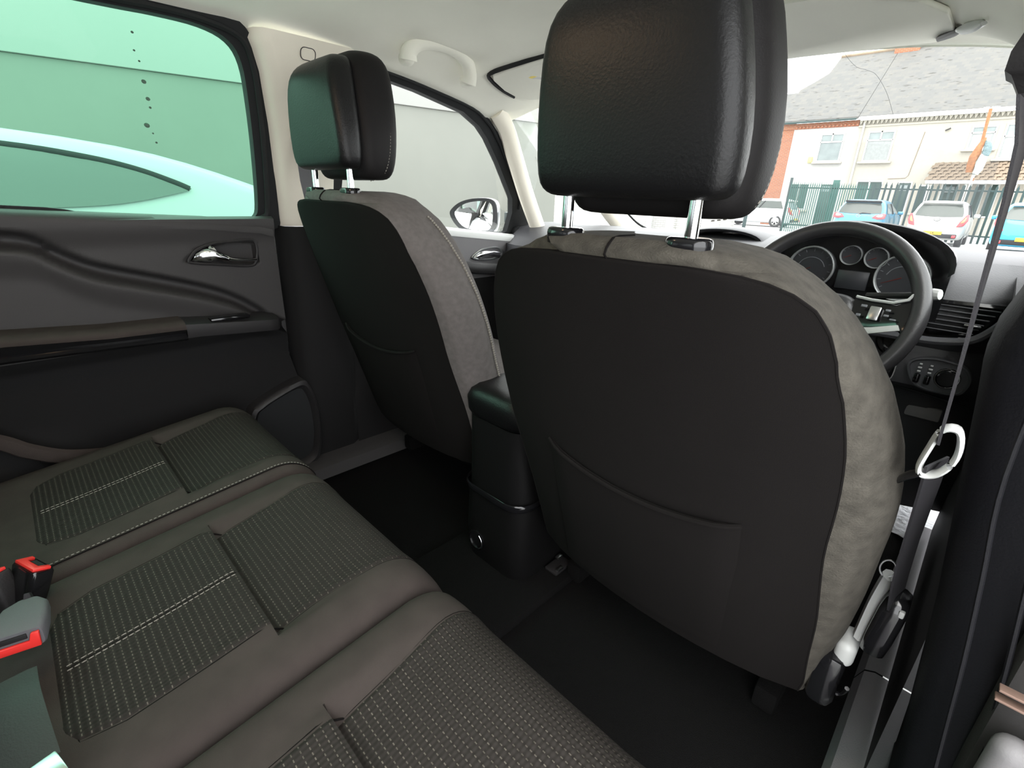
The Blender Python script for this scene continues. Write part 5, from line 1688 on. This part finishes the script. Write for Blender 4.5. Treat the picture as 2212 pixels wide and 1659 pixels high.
# ================================================================ ROADSIDE POLE with blown plastic sheet
t = thing('street_pole', 'rusty brown pole wrapped with brown and clear plastic sheet in front of the houses', 'pole', (-1.2, 27.2, 0))
MB().tube([V((0.10, 0, 2.3)), V((0.02, 0, 3.4)), V((-0.04, 0, 4.2)), V((-0.08, 0, 4.85))], [0.05, 0.055, 0.05, 0.055], 10).build('shaft', 'rust', t)
MB().tube([V((0.12, 0, 0.0)), V((0.10, 0, 1.4)), V((0.08, 0, 2.7))], 0.055, 10).build('sleeve', 'upvc', t)
mb = MB()
rings = []
for z, x, a, b in ((2.62, -0.10, 0.10, 0.05), (2.9, -0.11, 0.13, 0.08), (3.2, -0.10, 0.13, 0.09), (3.5, -0.02, 0.11, 0.07), (3.7, 0.03, 0.09, 0.05), (3.85, 0.04, 0.05, 0.04)):
    rings.append([V((x + a * math.cos(q) * (1 + 0.1 * math.sin(3 * q + z * 5)), -0.04 + b * math.sin(q), z)) for q in [2 * math.pi * i / 12 for i in range(12)]])
MB().loft(rings).build('brown_wrap', 'rust', t)
for nm, m, zz in (('clear_sheet', 'bag', ((2.55, 0.13, 0.10), (2.7, 0.17, 0.13), (3.0, 0.17, 0.14), (3.25, 0.19, 0.12))), ('dark_sheet', 'darkbag', ((3.22, 0.22, 0.12), (3.4, 0.24, 0.14), (3.6, 0.21, 0.11), (3.72, 0.15, 0.06)))):
    mb = MB()
    rings = [[V((x + a * math.cos(q) * (1 + 0.12 * math.sin(4 * q + z * 7)), -0.06 + 0.05 * math.sin(q) * (1 + 0.3 * math.cos(3 * q)), z + 0.03 * math.sin(2 * q))) for q in [2 * math.pi * i / 16 for i in range(16)]] for z, x, a in zz]
    mb.loft(rings)
    mb.build(nm, m, t)
mb = MB()
for a in (-0.22, -0.10, 0.05, 0.16, 0.26):
    mb.tube([V((-0.08, 0, 4.80)), V((-0.08 + a * 0.6, -0.02, 4.90)), V((-0.08 + a, -0.03, 4.93 - abs(a) * 0.15))], [0.02, 0.022, 0.008], 6)
mb.build('top_arms', 'upvc', t)

# ================================================================ CARS
def level_ring(z, yr, yf, hw, r, dz=0.0):
    hl = (yf - yr) / 2
    return [V((a, (yr + yf) / 2 + b, z)) for a, b in rrect(hw, hl, r, 5)]
def wheel(par, x, y, r, side, rim='satin'):
    mb = MB()
    mb.lathe([(r * 0.62, -0.09), (r * 0.94, -0.09), (r, -0.06), (r, 0.06), (r * 0.94, 0.09), (r * 0.66, 0.09), (r * 0.64, 0.05)], (x, y, r), (side, 0, 0), 28)
    w = mb.build('wheel', 'tyre', par, ang=40)
    mb = MB()
    mb.lathe([(r * 0.63, 0.03), (r * 0.63, 0.075), (r * 0.58, 0.08), (r * 0.56, 0.05)], (x, y, r), (side, 0, 0), 24)
    for k in range(5):
        a = 2 * math.pi * k / 5 + 0.3
        for da in (-0.12, 0.12):
            mb.tube([V((x + side * 0.075, y + r * 0.1 * math.cos(a), r + r * 0.1 * math.sin(a))), V((x + side * 0.07, y + r * 0.59 * math.cos(a + da), r + r * 0.59 * math.sin(a + da)))], r * 0.055, 6)
    mb.lathe([(r * 0.16, 0.05), (r * 0.16, 0.085), (0.001, 0.09)], (x, y, r), (side, 0, 0), 12)
    mb.build('hub_rim', rim, w, ang=40)
def hatchback(name, label, loc, rz, paint, L=3.7, hw=0.81, zr=1.48, levels=None, arch=True):
    t = thing(name, label, 'car', loc, rz)
    lv = levels or [(0.20, 0.16, L - 0.14, hw * 0.90, 0.25), (0.28, 0.04, L - 0.05, hw * 0.97, 0.28), (0.45, 0.0, L, hw, 0.32), (0.62, 0.0, L, hw * 1.01, 0.32), (0.80, 0.05, L - 0.06, hw, 0.30), (0.92, 0.09, L - 0.20, hw * 0.975, 0.28), (0.97, 0.12, L - 0.95, hw * 0.955, 0.26), (1.15, 0.24, L - 1.35, hw * 0.90, 0.24), (zr - 0.12, 0.38, L - 1.80, hw * 0.80, 0.22), (zr - 0.04, 0.43, L - 2.0, hw * 0.72, 0.25), (zr, 0.62, L - 2.3, hw * 0.55, 0.30)]
    MB().loft([level_ring(*q) for q in lv]).build('body', paint, t, ang=50, sub=1)
    def lev(z):
        for a, b in zip(lv, lv[1:]):
            if a[0] <= z <= b[0]:
                k = (z - a[0]) / (b[0] - a[0])
                return [a[i] + (b[i] - a[i]) * k for i in range(5)]
        return lv[-1]
    return t, lev
def rear_details(t, lev, hw, zr, wiper=True, lamp='tail', glass='car_glass', plate='LK', badge=None, lampshape=0, bumper=True, zw=(1.0, 1.34)):
    z0, z1 = zw
    # rear window following the hatch
    mb = MB()
    rows = []
    for i in range(5):
        z = z0 + (z1 - z0) * i / 4
        q = lev(z)
        w = q[3] - 0.12 + 0.02 * math.sin(math.pi * i / 4)
        rows.append([V((w * (k / 8 - 1), q[1] - 0.030 + 0.045 * abs(k / 8 - 1) ** 3.5, z - 0.03 * (1 - abs(k / 8 - 1) ** 2) * (1 - i / 4))) for k in range(17)])
    mb.grid(rows)
    MB_rw = mb.build('rear_window', glass, t, ang=180)
    q = lev(z1 + 0.04)
    mb = MB()
    mb.box((0, q[1] - 0.05, z1 + 0.05), (2 * (q[3] - 0.08), 0.16, 0.05), 0.02, 2, rot=Matrix.Rotation(-0.25, 4, 'X'))
    mb.build('spoiler', 'rubber' if lampshape == 0 else 'white_paint', t)
    if wiper:
        MB().tube([V((0.0, lev(z0)[1] - 0.04, z0 - 0.05)), V((0.10, lev(z0)[1] - 0.035, z0 + 0.0)), V((0.36, lev(z0)[1] - 0.02, z0 - 0.02))], 0.013, 6).build('wiper', 'rubber', t)
    for s in (-1, 1):
        mb = MB()
        if lampshape == 0:
            pts = [(0.42, 0.84), (0.60, 0.79), (0.80, 0.82), (0.80, 0.98), (0.72, 1.0), (0.52, 0.94)]
        else:
            pts = [(0.56, 0.66), (0.74, 0.70), (0.81, 0.86), (0.80, 1.05), (0.74, 1.07), (0.68, 0.93), (0.62, 0.84)]
        k = hw / 0.81
        front = [V((s * x * k, lev(z)[1] - 0.02 + 0.22 * max(0, x - 0.55) ** 1.5 * 1.6, z)) for x, z in pts]
        mb.prism(front, (0, 0.10, 0), 0.02)
        lm = mb.build('tail_lamp', lamp, t)
        mb = MB()
        c = sum(front, V()) / len(front)
        mb.prism([c + (p - c) * 0.5 + V((0, -0.012, 0.02)) for p in front], (0, 0.03, 0), 0.01)
        mb.build('lamp_lens', 'upvc' if lampshape == 0 else 'amber', lm)
    if bumper:
        MB().box((0, 0.02, 0.36), (2 * hw * 0.80, 0.10, 0.14), 0.03, 3).build('bumper_insert', 'rubber', t)
        for s in (-1, 1):
            MB().box((s * hw * 0.72, -0.02, 0.36), (0.11, 0.06, 0.09), 0.02).build('reflector', 'tail', t)
    pl = MB().box((0, -0.035, 0.45), (0.50, 0.02, 0.11), 0.006).build('number_plate', 'plate', t)
    txt(plate, (0, -0.047, 0.45), 0.10, 'rubber', pl)
    if badge == 'oval':
        mb = MB()
        yb = lev(0.88)[1] - 0.02
        mb.tube([V((0.085 * math.cos(a), yb, 0.88 + 0.045 * math.sin(a))) for a in [2 * math.pi * i / 24 for i in range(24)]], 0.006, 6, True)
        bd = mb.build('badge', 'rubber', t)
        txt('KIA', (0, yb - 0.004, 0.88), 0.062, 'rubber', bd)
    elif badge == 'wing':
        mb = MB()
        yb = lev(0.90)[1] - 0.02
        mb.tube([V((0.065 * math.cos(a), yb, 0.90 + 0.05 * math.sin(a))) for a in [2 * math.pi * i / 24 for i in range(24)]], 0.006, 6, True)
        mb.tube([V((-0.055, yb, 0.925)), V((-0.02, yb, 0.90)), V((0, yb, 0.885)), V((0.02, yb, 0.90)), V((0.055, yb, 0.925))], 0.007, 6)
        mb.build('badge', 'satin', t)
def txt(s, loc, size, m, par):
    if not s:
        return None
    cu = bpy.data.curves.new('lettering', 'FONT')
    cu.body = s
    cu.size = size
    cu.align_x = 'CENTER'
    cu.align_y = 'CENTER'
    cu.extrude = 0.002
    cu.materials.append(M[m])
    o = bpy.data.objects.new('lettering', cu)
    COL.objects.link(o)
    bpy.context.view_layer.update()
    me = bpy.data.meshes.new_from_object(o.evaluated_get(bpy.context.evaluated_depsgraph_get()))
    bpy.data.objects.remove(o)
    o = bpy.data.objects.new('lettering', me)
    COL.objects.link(o)
    o.rotation_euler = (math.radians(90), 0, 0)
    o.location = loc
    o.parent = par
    return o
def side_glass(t, lev, hw, zr, y0, y1, glass='car_glass', sides=(1,), mirror=True, paint='rubber'):
    for s in sides:
        mb = MB()
        rows = []
        for i in range(5):
            z = 0.99 + (zr - 0.14 - 0.99) * i / 4
            q = lev(z)
            a = y0 + (0.20 * i / 4)
            b = y1 - 0.95 * i / 4
            rows.append([V((s * (q[3] + 0.008), a + (b - a) * k / 10, z)) for k in range(11)])
        mb.grid(rows)
        g = mb.build('side_window', glass, t, ang=180)
        q0, q1 = lev(0.99), lev(zr - 0.14)
        MB().tube([V((s * (q0[3] + 0.010), (y0 + y1) / 2, 0.99)), V((s * (q1[3] + 0.012), (y0 + y1) / 2 - 0.25, zr - 0.14))], 0.03, 6).build('door_pillar', 'rubber', g)
        if mirror:
            MB().box((s * (hw + 0.08), y1 - 0.25, 1.02), (0.18, 0.10, 0.13), 0.04, 3).build('door_mirror', paint, t)
        MB().box((s * (hw + 0.004), (y0 + y1) / 2 - 0.1, 0.86), (0.03, 0.16, 0.03), 0.01).build('door_handle', paint, t)

t, lev = hatchback('hatchback_car', 'light blue hatchback parked before the fence, dark roof spoiler', (-3.62, 22.0, 0), 0.0, 'blue_paint', 3.9, 0.83, 1.48)
rear_details(t, lev, 0.83, 1.48, glass='pale_car_glass', badge='wing', plate='', bumper=True)
side_glass(t, lev, 0.83, 1.48, 0.55, 2.75, sides=(1, -1), paint='blue_paint')
for s in (-1, 1):
    wheel(t, s * 0.73, 0.75, 0.30, s)
    wheel(t, s * 0.73, 3.15, 0.30, s)
t, lev = hatchback('hatchback_car', 'white hatchback with tall red tail lamps beside the light blue hatchback', (-1.33, 22.0, 0), 0.0, 'white_paint', 3.6, 0.80, 1.50)
rear_details(t, lev, 0.80, 1.50, wiper=False, glass='pale_car_glass', badge='oval', plate='LK', lampshape=1, zw=(1.0, 1.36))
side_glass(t, lev, 0.80, 1.50, 0.55, 2.55, sides=(1, -1), paint='white_paint')
for s in (-1, 1):
    wheel(t, s * 0.70, 0.70, 0.29, s)
    wheel(t, s * 0.70, 2.95, 0.29, s)
t, lev = hatchback('hatchback_car', 'bright cyan hatchback cut off by the right edge, right of the white hatchback', (0.98, 20.3, 0), 0.0, 'cyan_paint', 3.7, 0.82, 1.48)
rear_details(t, lev, 0.82, 1.48, wiper=False, glass='pale_car_glass', plate='R', lampshape=1)
side_glass(t, lev, 0.82, 1.48, 0.55, 2.65, sides=(1, -1), paint='cyan_paint')
for s in (-1, 1):
    wheel(t, s * 0.72, 0.72, 0.29, s)
    wheel(t, s * 0.72, 3.0, 0.29, s)
t, lev = hatchback('family_car', 'silver car in the street behind the close-set fence', (-8.20, 30.85, 0), math.radians(90), 'silver_paint', 4.2, 0.84, 1.52)
side_glass(t, lev, 0.84, 1.52, 0.50, 3.05, sides=(-1, 1), glass='pale_car_glass', paint='silver_paint')
rear_details(t, lev, 0.84, 1.52, wiper=False, plate='', lampshape=1)
for s in (-1, 1):
    wheel(t, s * 0.75, 0.78, 0.32, s, 'upvc')
    wheel(t, s * 0.75, 3.35, 0.32, s, 'upvc')

# white car alongside, beyond the green window
LV = [(0.20, -2.9, 2.1, 0.78, 0.3), (0.40, -3.1, 2.35, 0.83, 0.35), (0.62, -3.1, 2.38, 0.84, 0.35), (0.80, -3.05, 2.30, 0.83, 0.35), (0.90, -3.0, 2.0, 0.82, 0.33), (0.955, -2.95, 1.55, 0.81, 0.30), (1.06, -2.8, 1.18, 0.79, 0.26), (1.19, -2.65, 0.80, 0.76, 0.22), (1.295, -2.5, 0.48, 0.72, 0.22), (1.365, -2.35, 0.18, 0.66, 0.22), (1.42, -2.1, -0.33, 0.58, 0.25), (1.45, -1.8, -0.9, 0.42, 0.28)]
t, lev = hatchback('white_car', 'white car with sloping roof parked alongside, seen through the green left window', (-3.78, 0, 0), 0.0, 'pale_paint', levels=LV)
def side_pt(y, z, off=0.012):
    return V((lev(z)[3] + off, y, z))
up_ = [(-2.3, 1.26), (-1.6, 1.335), (-0.9, 1.352), (-0.37, 1.335), (-0.05, 1.296), (0.16, 1.248), (0.33, 1.185), (0.405, 1.150)]
lo_ = [(0.415, 1.138), (0.37, 1.120), (0.14, 1.065), (-0.08, 1.035), (-0.45, 1.020), (-1.2, 1.015), (-2.0, 1.03), (-2.35, 1.16)]
mb = MB()
us = cr([(0, y, z) for y, z in up_], 5)
ls = cr([(0, y, z) for y, z in lo_[::-1]], 5)
n = min(len(us), len(ls))
rows = [[side_pt(us[i].y + (ls[i].y - us[i].y) * k / 6, us[i].z + (ls[i].z - us[i].z) * k / 6) for k in range(7)] for i in range(n)]
mb.grid(rows)
g = mb.build('side_window', 'pale_car_glass', t, ang=180)
MB().tube([side_pt(p.y, p.z - 0.012, 0.014) for p in us], 0.016, 6, ry=0.006, up=(0, 0, 1)).build('window_seal', 'rubber', g)
for s in (-1, 1):
    wheel(t, s * 0.76, -2.1, 0.32, s)
    wheel(t, s * 0.76, 1.35, 0.32, s)
